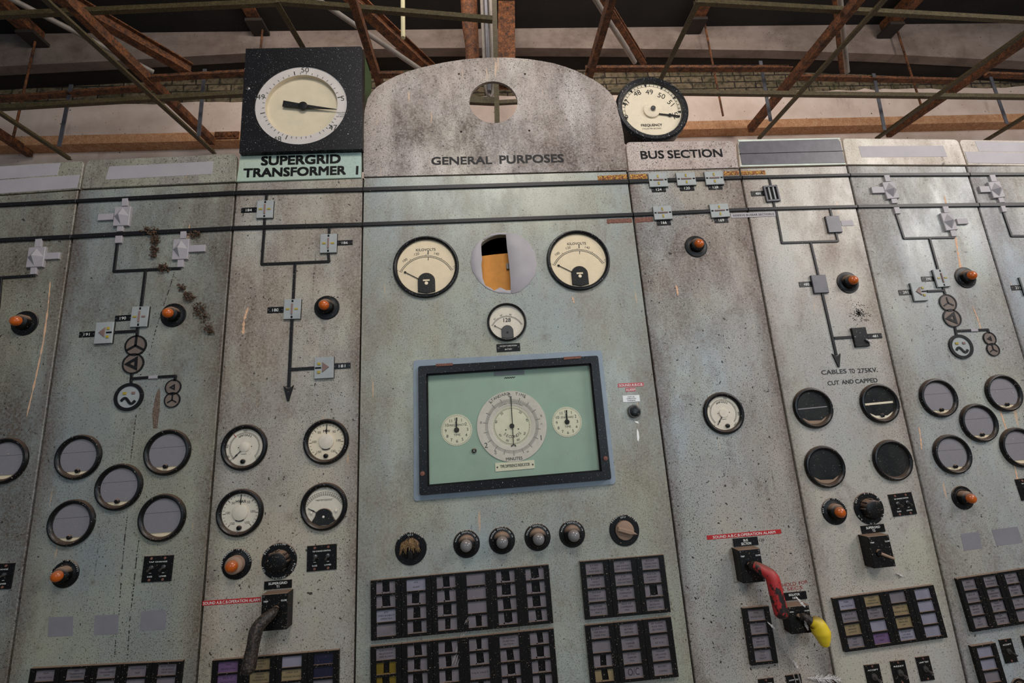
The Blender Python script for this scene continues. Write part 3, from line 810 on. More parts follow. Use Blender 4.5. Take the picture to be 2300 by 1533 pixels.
olive((1116, 231), (1300, 221), 1.05, 'olive channel seen through the right of the round hole', (0.024, 0.030))
olive((985, 222), (1113, 228), 1.02, 'deep olive channel seen through the left of the round hole', (0.03, 0.055))
G4 = 'olive tee bars running to the wall'
def ytee(p, q, lab, z):
    a, b = atz(*p, z), atz(*q, z)
    member('olive_tee_bar', a, b, 'T', (0.034, 0.03), 'olive', lab, 'tee bar', G4, 0.005)
ZO = at(450, 312, 1.3).z
ytee((95, -10), (482, 342), 'olive tee bar slanting down to the panel left of the clock', ZO)
ytee((620, 0), (686, 112), 'olive tee bar slanting down behind the top of the black clock', ZO)
ytee((1568, 0), (1482, 178), 'olive tee bar slanting down behind the round frequency dial', ZO)
ytee((1992, -10), (1702, 312), 'olive tee bar slanting down to the dark taped header', ZO)
ytee((-30, 232), (158, 356), 'olive tee bar at the left edge ending above the far left header', ZO)
ytee((2340, 238), (2208, 318), 'olive tee bar at the right edge ending above the far right header', ZO)
ytee((2330, 52), (1966, 312), 'olive tee bar between the two right hand headers', ZO)
G5 = 'grey hanger straps'
for p, q, lab in (((160, 190), (133, 328), 'grey hanger strap at the left, above the far left panel'), ((460, 155), (446, 306), 'grey hanger strap left of the black clock'),
                  ((1708, 137), (1731, 272), 'grey hanger strap above the dark taped header'), ((1962, 165), (1987, 292), 'grey hanger strap above the second header from the right'),
                  ((2222, 165), (2262, 278), 'grey hanger strap near the right edge')):
    member('hanger_strap', at(p[0], p[1], XA), at(q[0], q[1], XA), 'F', (0.028, 0.006), 'grey_steel', lab, 'strap', G5, upv=(0, 1, 0))
G6 = 'thin hanger rods'
for p, q, lab, y in (((83, 84), (30, 308), 'thin brown hanger rod at the far left', 1.66), ((591, 62), (585, 112), 'thin hanger rod above the black clock corner', 1.66), ((1581, 52), (1624, 260), 'thin dark rod right of the round frequency dial', 1.66),
                     ((2012, 66), (2068, 234), 'thin dark rod above the second header from the right', 1.66)):
    member('hanger_rod', at(p[0], p[1] - 8, y), at(q[0], q[1], y), 'R', (0.018, 0.018), 'rust', lab, 'rod', G6)
# skew girders and conduits under the slab
G7 = 'skew rusted girders under the slab'
for p, q, lab in (((110, -25), (428, 158), 'dark rusted girder slanting across the upper left'), ((780, -18), (972, 160), 'dark rusted girder slanting behind the clock top'),
                  ((1352, -10), (1446, 140), 'narrow rusted girder crossing behind the upper right of the arch'), ((1876, -20), (1893, 160), 'upright rusted girder above the dark header')):
    member('skew_girder', at(p[0], p[1], 0.9), at(q[0], q[1], 1.62), 'I', (0.085, 0.10) if p[0] < 1000 else (0.05, 0.06), 'rust', lab, 'girder', G7, 0.010)
G8 = 'grey conduits beside the girders'
for p, q, lab in (((10, -10), (345, 162), 'grey conduit slanting across the upper left'), ((700, -10), (950, 160), 'grey conduit slanting behind the clock'), ((1334, -6), (1426, 140), 'grey conduit crossing behind the right of the arch'), ((1886, -10), (1903, 162), 'pale conduit standing above the dark header')):
    member('conduit', at(p[0], p[1], 0.68), at(q[0], q[1], 1.28), 'R', (0.038, 0.038), 'conduit', lab, 'conduit', G8)
# ceiling joists that hang below the slab
G9 = 'joists under the slab'
for px, py, lab in ((93, 100, 'dark joist under the slab at the upper left'), (588, 74, 'dark joist under the slab above the clock'), (1556, 70, 'dark joist under the slab right of the arch'), (1985, 80, 'dark joist under the slab at the upper right')):
    e = at(px, py, by - 0.01)
    root = empty('ceiling_joist', e.x, e.z, -e.y)
    tag(root, lab, 'joist', G9)
    mb = MB(); h = ZC - e.z
    wb_box(mb, -0.055, 0.055, -4.0, 0.0, 0.0, 0.02); wb_box(mb, -0.012, 0.012, -4.0, 0.0, 0.02, h - 0.0)
    mb.build('joist', 'rust', root, smooth=False, world=True)
    mb = MB(); wb_box(mb, -0.075, 0.075, -0.16, 0.0, -0.03, 0.0); mb.build('bearing_pad', 'shaded_concrete', root, smooth=False, world=True)
# standing pipes, conduits and post behind the middle of the arch
a, b = at(1052, -20, 1.2), at(1063, 192, 1.2)
o = MB().tube([tuple(a), tuple(at(1056, 60, 1.2)), tuple(at(1060, 100, 1.2)), tuple(b)], [0.072, 0.066, 0.056, 0.056], 14).build('rusted_pipe', 'rust', None, world=True)
tag(o, 'thick rusted pipe standing behind the top of the arched header', 'pipe')
c2 = MB()
pl = [tuple(at(1082, -20, 1.1)), tuple(at(1088, 130, 1.1)), tuple(at(1092, 195, 1.1)), tuple(at(1096, 212, 1.1)), tuple(at(1101, 218, 1.1)), tuple(at(1106, 211, 1.1)), tuple(at(1109, 192, 1.1)), tuple(at(1106, 130, 1.1)), tuple(at(1100, -20, 1.1))]
c2.tube(pl, 0.017, 10)
o = c2.build('looped_conduit', 'conduit', None, world=True)
tag(o, 'grey conduit looped in a U, seen through the round hole of the arch', 'conduit')
member('cable', at(1090, -20, 1.06), at(1099, 205, 1.06), 'R', (0.034, 0.034), 'grey_steel', 'silver grey cable between the two legs of the looped conduit', 'cable')
member('olive_post', at(1110, -20, 0.95), at(1117, 290, 0.95), 'C', (0.036, 0.036), 'olive', 'olive post standing behind the arched header, seen through its hole', 'post', None, 0.005)
member('rusted_column', at(1137, -20, 1.5), at(1138, 190, 1.5), 'I', (0.15, 0.12), 'rust', 'dark rusted column just right of the olive post', 'column', None, 0.012)
member('hanging_tube', at(904.5, -30, 0.9), at(905.5, 85, 0.9), 'R', (0.032, 0.032), 'tube_cream', 'yellowed white tube hanging from the ceiling right of the clock', 'tube')
# ------------------------------------------------------------------ black framed clock and round frequency dial over the headers
def big_clock():
    c = [(556,110),(814,103),(813,335),(533,342)]
    x, z, w, h, t = rect(c, 0.03)
    r = empty('clock', x, z, 0.0, t)
    tag(r, 'square black cased clock dial on top of the SUPERGRID TRANSFORMER 1 header', 'clock')
    loc = lambda p, off=0.03: (lambda q: ((q[0] - x) * math.cos(t) + (q[1] - z) * math.sin(t), -(q[0] - x) * math.sin(t) + (q[1] - z) * math.cos(t)))(pix(p, off))
    mb = MB(); cu, cv = loc((676, 234)); R = crc((676, 234), 213, 176, 0.03)[2]
    P = rounded(w, h, 0.014, 4, (0, 1, 0, 0))
    mb.plate_holes(P, [circle(R, 56, cu, cv)], -0.02, 0.03); mb.build('case_front', 'clock_black', r, angle=30)
    mb = MB(); mb.box(-w / 2 + .002, w / 2 - .002, -h / 2, h / 2 - .002, -0.16, -0.02); mb.build('case_body', 'clock_green', r, smooth=False)
    mb = MB(); mb.lathe([(R * 1.0, 0.012), (R * 0.99, 0.024), (R * 0.80, 0.024)], 64, cu, cv); 
    # flat ring with the scale
    ring = MB(); n = 64
    ring.arc(R * 0.785, R * 0.985, 0, 360, 0.0235, 64, cu, cv); ring.arc(R * 0.985, R * 1.0, 0, 360, 0.0236, 64, cu, cv); ring.build('scale_ring', 'clock_ring', r)
    fd = MB(); fd.lathe([(R * .79, 0.023), (R * .785, 0.004), (0, 0.0035)], 64, cu, cv); fd.build('dial_face', 'clock_face', r)
    mk = MB(); R1 = R * 0.80
    for k in range(0, 41):
        a = 180 + 12 - 9.0 * k if k <= 20 else None
        if a is not None: mk.tick(a, R * .80, R * (.90 if k % 10 == 0 else .85), R * (.022 if k % 10 == 0 else .012), 0.0242, cu, cv)
    for k in range(1, 14): mk.tick(192 + 7.2 * k, R * .80, R * (.90 if k == 8 else .85), R * (.022 if k == 8 else .012), 0.0242, cu, cv)
    for k in range(0, 6): mk.tick(300 + 6.6 * k, R * .80, R * (.90 if k == 3 else .85), R * (.022 if k == 3 else .012), 0.0242, cu, cv)
    for s, p in (('50', (684, 160)), ('51', (772, 224)), ('47', (747, 290)), ('48', (621, 316)), ('49', (584, 221))):
        q = loc(p, 0.03); mk.text(s, R * 0.135, q[0], q[1] , 0.0242)
    q = loc((767, 252))
    for k, s in enumerate(('FREQUENCY', 'CYCLES', 'PER SECOND')): mk.text(s, R * .03, q[0], q[1] - k * R * .05, 0.0243)
    mk.build('scale_markings', 'lettering_grey', r, smooth=False)
    hb = loc((680, 237), 0.02); tl = loc((634.8, 231), 0.02); tp = loc((758.7, 244.5), 0.02)
    mb = MB(); d = (Vector(tp) - Vector(hb)).normalized(); nn = Vector((-d.y, d.x)); T, Hh, P0 = Vector(tl), Vector(hb), Vector(tp)
    a = R * .075; b = R * .05
    mb.prism([tuple(T - nn * a), tuple(Hh - nn * b), tuple(P0), tuple(Hh + nn * b), tuple(T + nn * a)], 0.014, 0.018)
    mb.lathe([(R * .10, .018), (R * .10, .021), (R * .06, .023), (0, .0235)], 20, *hb); mb.build('clock_hand', 'lettering_black', r)
    g = MB(); g.disc(R * .985, 0.0285, 56, cu, cv); g.build('glass', M['glass_thin'], r)
    k = loc((557, 199.6)); mb = MB(); mb.lathe([(.011, .03), (.011, .034), (.008, .036), (0, .0362)], 16, *k); mb.mat(1).box(k[0] - .0012, k[0] + .0012, k[1] - .004, k[1] + .004, .0362, .0366)
    mb.build('lock', ['chrome', 'lettering_black'], r)
M['glass_thin'] = glass_mat('thin dial glass', (0.97, 0.97, 0.95), 0.05)
M['glass_dusty'] = glass_mat('dusty cover glass', (0.90, 0.95, 0.92), 0.10)
big_clock()

def frequency_dial():
    x, z, R = crc((1465.5, 243), 165, 146, 0.0)
    r = empty('frequency_dial', x, z, 0.0)
    tag(r, 'round black rimmed frequency dial above the BUS SECTION header', 'dial')
    mb = MB(); mb.lathe([(R * .97, -.10), (R, -.02), (R, -.004), (R * .95, .006), (R * .87, .008), (R * .84, .004), (R * .82, -.012)], 56)
    mb.f.pop(); mb.mi.pop(); mb.build('case_rim', 'clock_black', r)
    MB().disc(R * .83, -.012, 56).build('dial_face', 'dial_pale', r)
    loc = lambda p: (lambda q: (q[0] - x, q[1] - z))(pix(p, -.012))
    mk = MB(); c0 = loc((1464, 250)); Rs = R * .70
    A = [198, 160, 122, 92, 60, 30, -6]
    nums = (('46', (1410,266), 78), ('47', (1412,234), 56), ('48', (1434,214), 24), ('49', (1459,212), 0), ('50', (1484,220), -24), ('51', (1502.5,235), -50), ('52', (1512,261), -74))
    for s, p, rot in nums:
        q = loc(p); mk.text(s, R * .16, q[0], q[1], -.0112, rot=math.radians(rot))
    for k in range(0, 25):
        a = 198 - 8.5 * k; big = (k % 4 == 0)
        mk.tick(a, R * .74, R * .80, R * .012, -.0112, *(0, 0))
        if big: mk.add([(R * .70 * math.cos(math.radians(a)), R * .70 * math.sin(math.radians(a)), -.0111), (R * .81 * math.cos(math.radians(a - 3)), R * .81 * math.sin(math.radians(a - 3)), -.0111), (R * .81 * math.cos(math.radians(a + 3)), R * .81 * math.sin(math.radians(a + 3)), -.0111)], [(0, 1, 2)])
    mk.arc(R * .735, R * .742, -10, 200, -.0112, 40)
    q = loc((1464, 283.5)); mk.text('FREQUENCY', R * .075, q[0], q[1], -.0112, bold=.02)
    q = loc((1464, 290)); mk.text('CYCLES PER SECOND', R * .04, q[0], q[1], -.0112)
    mk.build('scale_markings', 'lettering_black', r, smooth=False)
    h = loc((1462.6, 249)); mb = MB(); mb.lathe([(R * .22, -.012), (R * .22, -.004), (R * .21, -.003), (0, -.003)], 32, *h); mb.build('hub_cover', 'dial_pale', r)
    mb = MB(); k = loc((1465, 247)); mb.lathe([(R * .065, -.003), (R * .065, .006), (R * .045, .009), (0, .0095)], 16, *k); mb.build('knob', 'chrome', r)
    a, b = loc((1479.6, 257)), loc((1526.5, 262)); mb = MB(); mb.bar(a, b, R * .035, -.008, -.006); mb.lathe([(R * .05, -.008), (R * .05, -.0055), (0, -.005)], 12, *loc((1504, 259.7)))
    mb.build('pointer', 'lettering_black', r)
    MB().disc(R * .84, .004, 56).build('glass', M['glass_thin'], r)
    mb = MB(); mb.bar((R * .25, -R * .85), (R * .25, -R * 1.25), .03, -.07, -.06); mb.bar((-R * .25, -R * .85), (-R * .25, -R * 1.25), .03, -.07, -.06); mb.build('bracket', 'clock_black', r)
frequency_dial()

# ------------------------------------------------------------------ round meters
def ring_rim(R, inner, hgt, wback=0.0):
    """bakelite ring, open in front"""
    k = R - inner
    mb = MB(); mb.lathe([(R * .99, wback), (R, hgt * .45), (R - k * .22, hgt * .92), (R - k * .5, hgt), (R - k * .8, hgt * .8), (inner, hgt * .42), (inner * .995, .001)], 56)
    mb.f.pop(); mb.mi.pop(); return mb
def needle(mb, p, q, wd, w, head=0.0):
    mb.bar(p, q, wd, w, w + .0008)
    if head:
        d = (Vector(q) - Vector(p)).normalized(); n = Vector((-d.y, d.x)); b = Vector(p) + (Vector(q) - Vector(p)) * .62
        mb.prism([tuple(b - n * head), tuple(Vector(q)), tuple(b + n * head)], w, w + .0009)
def meter(kind, c, wp, hp, label, group=None, **k):
    rim_h = {'kv': .016, 'amp': .014}.get(kind, .016)
    x, z, R = crc(c, wp, hp, rim_h * .5)
    r = empty('meter', x, z); tag(r, label, 'meter', group)
    pol = lambda a, rr: (rr * math.cos(math.radians(a)), rr * math.sin(math.radians(a)))
    thin = kind in ('kv', 'battery')
    inner = R * (.88 if thin else .79)
    ring_rim(R, inner, rim_h).build('case_rim', 'black_metal' if thin else 'bakelite_clean', r)
    face_mat = {'kv': 'dial_cream', 'battery': 'dial_white', 'amp': 'dial_white', 'power': 'dial_pale' if k.get('name') == 'MW' else 'dial_white', 'tap': 'dial_white', 'blank': 'dial_cream', 'black': 'dial_black'}[kind]
    MB().disc(inner, .0012, 48).build('dial_face', face_mat, r)
    mk = MB(); w = .0018
    if kind in ('kv', 'battery'):
        pv = (0, -R * .52); Rs = R * (.83 if kind == 'kv' else .80)
        a0, a1 = 153, 27
        mk.arc(Rs, Rs + R * .012, a0, a1, w, 40, *pv); mk.arc(Rs + R * .05, Rs + R * .06, a0, a1, w, 40, *pv)
        for i in range(41): mk.tick(a0 + (a1 - a0) * i / 40, Rs, Rs + R * (.10 if i % 10 == 0 else .06), R * .010, w, *pv)
        if kind == 'kv':
            for s, a in (('80', 154), ('100', 129), ('120', 106), ('140', 71), ('160', 28)):
                q = pol(a, Rs + R * .15); mk.text(s, R * .085, pv[0] + q[0], pv[1] + q[1] - R * .03, w, rot=math.radians((a - 90) * .8))
            mk.text('KILOVOLTS', R * .085, 0, R * .52, w, bold=.01)
            mk.tick(86, Rs + R * .09, Rs + R * .22, R * .03, w, *pv); mk.tick(85, Rs - R * .10, Rs + .0, R * .02, w, *pv)
        else:
            for s, a in (('30', 130), ('60', 106), ('90', 78)):
                q = pol(a, Rs + R * .12); mk.text(s, R * .09, pv[0] + q[0], pv[1] + q[1] - R * .03, w, rot=math.radians((a - 90) * .8))
            mk.text('128', R * .21, R * .02, R * .02, w, bold=.015)
        mk.build('scale_markings', 'lettering_grey', r, smooth=False)
        p = MB()
        tip = pol(150, Rs * .93); needle(p, pv, (pv[0] + tip[0], pv[1] + tip[1]), R * .022, .004); q = pol(150, Rs * .88); p.lathe([(R * .035, .004), (R * .035, .0052), (0, .0054)], 10, pv[0] + q[0], pv[1] + q[1])
        p.build('pointer', 'lettering_black', r)
        hc = MB(); cw = R * (.26 if kind == 'kv' else .30)
        top = [(cw * math.cos(math.radians(t)), pv[1] + R * .06 + cw * math.sin(math.radians(t))) for t in range(0, 181, 12)]
        bot = [(-cw, -R * .80), (0, -R * .86), (cw, -R * .80)]
        hc.prism(top + bot, .0015, .008, .002); hc.build('movement_cover', 'bakelite' if kind == 'kv' else 'chrome', r)
        s = MB(); s.lathe([(R * .055, .008), (R * .05, .010), (0, .0105)], 12, 0, pv[1] - R * .02)
        if kind == 'kv':
            s.box(-R * .1, R * .1, pv[1] + R * .05, pv[1] + R * .10, .008, .0085)
        s.build('adjusting_screw', 'dial_cream' if kind == 'kv' else 'bakelite', r)
    elif kind == 'amp':
        Rs = R * .60; a0 = k.get('a0', 222); a1 = k.get('a1', -42)
        mk.arc(Rs, Rs + R * .01, a0, a1, w, 48); mk.arc(Rs + R * .05, Rs + R * .058, a0, a1, w, 48)
        for i in range(61): mk.tick(a0 + (a1 - a0) * i / 60, Rs, Rs + R * (.09 if i % 15 == 0 else .055), R * .010, w)
        for s, a, off in k['nums']:
            q = pol(a, R * .70); mk.text(s, R * .085, q[0], q[1] - R * .02, w, rot=math.radians(off))
        mk.arc_text('AMPERES', R * .085, R * .53, 90, w, bold=.02)
        mk.disc(R * .025, w, 8, -R * .26, 0.0); mk.disc(R * .025, w, 8, R * .30, R * .02)
        mk.build('scale_markings', 'lettering_grey', r, smooth=False)
        if k.get('red'):
            m2 = MB(); m2.tick(130, R * .60, R * .76, R * .03, w + .0002); m2.build('red_mark', 'red_tape', r, smooth=False)
        p = MB(); q = pol(k['ang'], R * .66); needle(p, (0, 0), q, R * .028, .004, R * .035); p.build('pointer', 'lettering_black', r)
        hb = MB(); hb.lathe([(R * .21, .0015), (R * .21, .0055), (R * .195, .0065), (0, .0068)], 28); hb.box(-R * .11, R * .11, -R * .27, -R * .21, .0015, .005); hb.build('hub_cover', 'dial_white', r)
        s = MB(); s.lathe([(R * .10, .0015), (R * .10, .008), (R * .07, .010), (0, .0103)], 14, R * k.get('sx', .04), -R * .60); s.build('adjusting_screw', 'bakelite', r)
    elif kind == 'power':
        for i in range(25):
            a = 90 + (i - 12) * 11.6; mk.tick(a, R * (.63 if i % 4 == 0 else .68), R * .75, R * (.022 if i % 4 == 0 else .014), w)
        for s, a in (('50', 128), ('100', 178), ('150', 234), ('50', 52), ('100', 2), ('150', -54)):
            q = pol(a, R * .53); mk.text(s, R * .105, q[0], q[1] - R * .05, w)
        mk.text(k['name'], R * .125, 0, R * .40, w, bold=.01)
        mk.build('scale_markings', 'lettering_black', r, smooth=False)
        p = MB(); needle(p, (0, R * .2), (R * .01, R * .76), R * .03, .0045); p.prism([(-R * .035, R * .48), (0, R * .62), (R * .035, R * .48), (0, R * .38)], .0045, .0055); p.build('pointer', 'lettering_black', r)
        hb = MB(); hb.lathe([(R * .325, .0015), (R * .325, .006), (R * .30, .0072), (0, .0076)], 32); hb.build('hub_cover', 'dial_white', r)
        s = MB(); s.lathe([(R * .10, .0015), (R * .10, .008), (R * .07, .010), (0, .0103)], 14, 0, -R * .62); s.arc(R * .33, R * .37, 240, 300, .0045, 8); s.build('adjusting_screw', 'bakelite', r)
    elif kind == 'tap':
        pv = (0, -R * .40)
        for i in range(22):
            a = 150 - 120 * i / 21; mk.tick(a, R * .86, R * 1.0, R * .016, w, *pv)
            if i < 21:
                q = pol(150 - 120 * (i + .5) / 21, R * .89); mk.text(str(i + 1), R * .05, pv[0] + q[0], pv[1] + q[1], w, rot=math.radians(60 - 120 * (i + .5) / 21))
        mk.arc(R * .855, R * .865, 150, 30, w, 30, *pv); mk.arc(R * .995, R * 1.005, 150, 30, w, 30, *pv)
        mk.arc_text('TAP POSITION INDICATOR', R * .075, R * 1.16, 90, w, *pv, step=3.5)
        mk.text('FOR TAP CHANGING', R * .05, 0, R * .23, w); mk.bar((-R * .4, R * .28), (R * .4, R * .30), R * .008, w, w + .0001)
        mk.build('scale_markings', 'lettering_grey', r, smooth=False)
        p = MB(); q = pol(152, R * .76); needle(p, pv, (pv[0] + q[0], pv[1] + q[1]), R * .026, .004, R * .03); p.build('pointer', 'lettering_black', r)
        hc = MB(); cw = R * .36
        hc.prism([(cw * math.cos(math.radians(t)), pv[1] + cw * .85 * math.sin(math.radians(t)) + R * .02) for t in range(0, 181, 12)] + [(-R * .50, -R * .60), (-R * .2, -R * .76), (R * .2, -R * .76), (R * .50, -R * .60)], .0015, .008, .002)
        hc.build('movement_cover', 'bakelite', r)
        s = MB()
        for u, v in ((-R * .52, -R * .22), (R * .52, -R * .20), (0, pv[1] - R * .02)): s.lathe([(R * .05, .0015 if u else .008), (R * .05, .009), (0, .0105)], 12, u, v)
        s.build('screw', 'dial_white', r)
    elif kind == 'blank':
        # grey paper disc cut off at the foot, the old dial showing under it
        yb = -R * k.get('cut', .62); a = math.degrees(math.asin(yb / inner))
        pts = [(inner * .985 * math.cos(math.radians(t)), inner * .985 * math.sin(math.radians(t))) for t in [a + (180 - 2 * a) * i / 40 for i in range(41)]]
        pd = MB(); pd.prism(pts, .0014, .0045); pd.build('paper_disc', 'paper_grey', r)
        fl = MB(); fl.bar((-inner * .97, R * .20), (inner * .97, R * .22), R * .012, .0045, .0047); fl.build('paper_joint', 'lettering_grey', r, smooth=False)
        if k.get('screw', True):
            s = MB(); s.lathe([(R * .10, .0015), (R * .10, .010), (R * .07, .013), (0, .0133)], 14, R * k.get('sx', 0.0), yb + R * .02); s.build('adjusting_screw', 'bakelite', r)
    elif kind == 'black':
        bnd = MB(); bnd.bar((-inner * .95, -R * .02), (inner * .95, R * .03), R * k.get('bw', .03), .0013, .0030)
        bnd.build('dial_band', k.get('band', 'black_metal'), r, smooth=False)
        dst = MB(); a0, a1 = 215, 325
        P = [(inner * .98 * math.cos(math.radians(t)), inner * .98 * math.sin(math.radians(t))) for t in range(a0, a1 + 1, 5)]
        P += [(P[-1][0] * .5, -R * .62), (P[0][0] * .5, -R * .60)]
        dst.prism(P, .0013, .0022); dst.build('dust_drift', k.get('dust', 'lamp_body_dusty'), r, smooth=False)
        if k.get('screw'):
            s = MB(); s.lathe([(R * .10, .0015), (R * .10, .008), (0, .0103)], 14, R * .02, -R * .60); s.build('adjusting_screw', 'bakelite', r)
    MB().disc(inner * 1.01, rim_h * .55, 48).build('glass', M['glass_thin'], r)
    return r
GB = 'meters blanked with grey paper'
meter('kv', (956.8, 597.8), 151, 141, 'large cream KILOVOLTS meter left of the taped hole in the middle panel')
meter('kv', (1299.3, 583), 144, 138, 'large cream KILOVOLTS meter right of the taped hole in the middle panel')
meter('battery', (1138.5, 722.5), 91, 87, 'small white meter reading 128 under the taped hole')
meter('amp', (1626, 927), 94, 96, 'white AMPERES meter alone on the BUS SECTION panel', nums=[('40', 150, 60), ('400', 75, -15), ('800', -4, -94), ('1200', -46, -136), ('0', 226, 130)], ang=236, sx=.10)
meter('amp', (547.7, 1004), 106, 106, 'AMPERES meter with a red mark, upper left of four on the SUPERGRID panel', nums=[('0', 222, 130), ('80', 207, 115), ('400', 172, 80), ('600', 90, 0), ('1000', -38, -128)], ang=226, red=True, sx=-.02)
meter('power', (732, 991), 105, 104, 'MW meter, upper right of four on the SUPERGRID panel', name='MW')
meter('power', (538, 1151), 108, 110, 'MVAR meter, lower left of four on the SUPERGRID panel', name='MVAR')
meter('tap', (727, 1137), 108, 110, 'TAP POSITION INDICATOR meter, lower right of four on the SUPERGRID panel')
for c, w, h, lab, kw in (((174.8,1026),102.5,105,'paper blanked meter, upper left of the five on the left panel',{'sx':.05}), ((375,1015),106,106,'paper blanked meter, upper right of the five on the left panel',{'sx':-.02}),
        ((266,1093),106,109,'paper blanked meter in the middle of the five on the left panel',{}), ((159,1173.6),104,110,'paper blanked meter, lower left of the five on the left panel',{}),
        ((363,1162),108,110,'paper blanked meter, lower right of the five on the left panel',{'screw':False}), ((8,1034),107,106,'paper blanked meter cut by the left edge of the photo',{'screw':False}),
        ((2109,893),82.5,90,'paper blanked meter, upper left of those on the panel right of the dark header',{}), ((2255.6,882),77,88,'paper blanked meter, upper right of those on the panel right of the dark header',{}),
        ((2200,949),80.5,90.5,'paper blanked meter in the middle of those right of the black meters',{}), ((2140,1019.6),82.5,93,'paper blanked meter, lowest left of those right of the black meters',{}),
        ((2291,1004),84,91,'paper blanked meter cut by the right edge of the photo',{'screw':False})):
    meter('blank', c, w, h, lab, GB, **kw)
GK = 'blacked out meters'
meter('black', (1827,915.5), 89.5, 93, 'blacked out meter, upper left of four under the CABLES TO 275KV writing', GK, bw=.05, band='paper_grey')
meter('black', (1976.5,905), 86, 91, 'black meter with a cream band, upper right of four under the writing', GK, bw=.10, band='dial_pale', dust='dial_pale', screw=True)
meter('black', (1853.6,1047.6), 91, 97, 'blacked out meter with brown dust, lower left of four under the writing', GK)
meter('black', (2005.6,1033), 87, 95.5, 'fully black meter, lower right of four under the writing', GK, dust='dial_black')

# ------------------------------------------------------------------ taped over meter hole
def taped_hole():
    K = lambda L: [pix((860 + x * .26087, 320 + y * .26087), .001) for x, y in L]
    x, z = hole_c[0], hole_c[1]
    r = empty('taped_opening', x, z); tag(r, 'round meter hole patched with grey tape between the two KILOVOLTS meters', 'opening')
    sh = lambda P: [(a - x, b - z) for a, b in P]
    MB().prism(sh(K([(1058,785),(1100,778),(1180,798),(1260,865),(1310,950),(1325,1040),(1312,1140),(1250,1225),(1180,1280),(1115,1302),(1100,1290),(1098,1180),(1085,1030),(1068,900)])), .0005, .0022, .0004).build('tape_sheet', 'tape_grey', r, angle=50)
    MB().prism(sh(K([(862,830),(846,880),(850,960),(855,1000),(848,1050),(860,1170),(882,1230),(935,1255),(958,1275),(985,1258),(1010,1245),(1060,1270),(1100,1270),(1102,1300),(1000,1296),(900,1258),(820,1190),(768,1100),(752,1030),(770,930),(812,862)])), .0005, .0018, .0004).build('tape_sheet', 'tape_grey', r, angle=50)
    MB().prism(sh(K([(862,832),(935,786),(1000,774),(1060,775),(1062,792),(1000,790),(930,805),(880,832)])), .0005, .0016, .0003).build('tape_sheet', 'tape_grey', r, angle=50)
    # orange fibre board inside, its top edge showing
    b = MB(); R = hole_c[2]
    v0 = pix((1110, 569), -.03)[1] - z
    b.prism([(-R * 1.1, -R * 1.14), (R * 1.1, -R * 1.14), (R * 1.1, v0 - .006), (R * .2, v0 + .004), (-R * .3, v0), (-R * 1.1, v0 - .012)], -.06, -.04, .002, back=True)
    b.build('fibre_board', 'orange_board', r)
    p = pix((1142, 597), -.03); c = MB(); c.box(p[0] - x - .01, p[0] - x + .012, p[1] - z - .014, p[1] - z + .014, -.04, -.032, .001); c.build('terminal_clip', 'chrome', r)
taped_hole()

# ------------------------------------------------------------------ signal lamps and knobs
def lamp(c, wp, hp, dome, label, lens='amber', group='amber signal lamps', ring=None, dusty=False, k=0.60):
    x, z, R = crc(c, wp, hp, .003)
    r = empty('signal_lamp', x, z); tag(r, label, 'lamp', group)
    # how far the tip stands out, from the offset of the dome
    best = min(range(4, 80), key=lambda n: (lambda q: abs(q[0] - x) + abs(q[1] - z))(pix(dome, n * .001))) * .001
    Lh = max(best * 1.0, .022)
    b = MB(); b.lathe([(R * 1.0, 0.0), (R, .003), (R * .97, .0045), (R * .72, .0045), (R * .70, .0052), (0, .0052)], 40)
    b.build('base_disc', 'bakelite', r)
    if ring:
        t = MB()
        if '|' in ring:
            s1, s2 = ring.split('|'); t.arc_text(s1, R * .105, R * .98, 90, .0058, step=7.5); t.arc_text(s2, R * .105, R * .84, 90, .0058, step=7.8)
        else: t.arc_text(ring, R * .11, R * .95, 95, .0058, step=8.2)
        t.build('lettering', 'lettering_white', r, smooth=False)
    rb = R * k
    h = MB(); h.lathe([(rb, .005), (rb * .97, Lh * .62), (rb * .84, Lh * .74), (rb * .66, Lh * .80), (rb * .64, Lh * .78), (0, Lh * .78)], 32)
    h.build('lens_holder', 'lamp_body_dusty' if dusty else 'lamp_body', r)
    rl = rb * .66
    d = MB(); d.lathe([(rl, Lh * .70), (rl, Lh * .95)] + [(rl * math.cos(math.radians(a)), Lh * .95 + rl * .75 * math.sin(math.radians(a))) for a in (18, 36, 54, 70, 82)] + [(0, Lh * .95 + rl * .75)], 24)
    d.build('lens', lens, r)
    return r
lamp((55,725), 60, 56, (34,719), 'amber signal lamp on the far left panel')
lamp((389,707), 58, 54, (375.7,701), 'amber signal lamp right of number plate 190')
lamp((734,690), 58, 54, (726.7,683), 'amber signal lamp right of number plate 180, with a white dropping')
lamp((1563.6,552.8), 51, 48.5, (1571,546), 'amber signal lamp at the top of the BUS SECTION panel')
lamp((1904.6,634), 49, 48, (1918,629), 'amber signal lamp right of number plate 480')
lamp((2169,622.8), 46.5, 47, (2185,619.6), 'amber signal lamp right of number plate 290')
lamp((2163,1117), 48, 55.6, (2182.6,1117), 'amber signal lamp below the paper blanked meters at the right')
lamp((1874.5,1147.6), 57, 61, (1888.7,1152), 'dusty amber lamp left of the rotary knob under the black meters', ring='TAP CHANGE IN PROGRESS')
lamp((146,1288), 60, 67, (126,1294), 'amber signal lamp below the paper blanked meters on the left panel', ring='TAP CHANGE IN PROGRESS')
lamp((531,1266), 68, 71, (518.7,1271.7), 'dusty amber lamp left of the rotary knob on the SUPERGRID panel', ring='TAP CHANGE IN PROGRESS', dusty=True)
GW = 'clear lamps in a row on the middle panel'
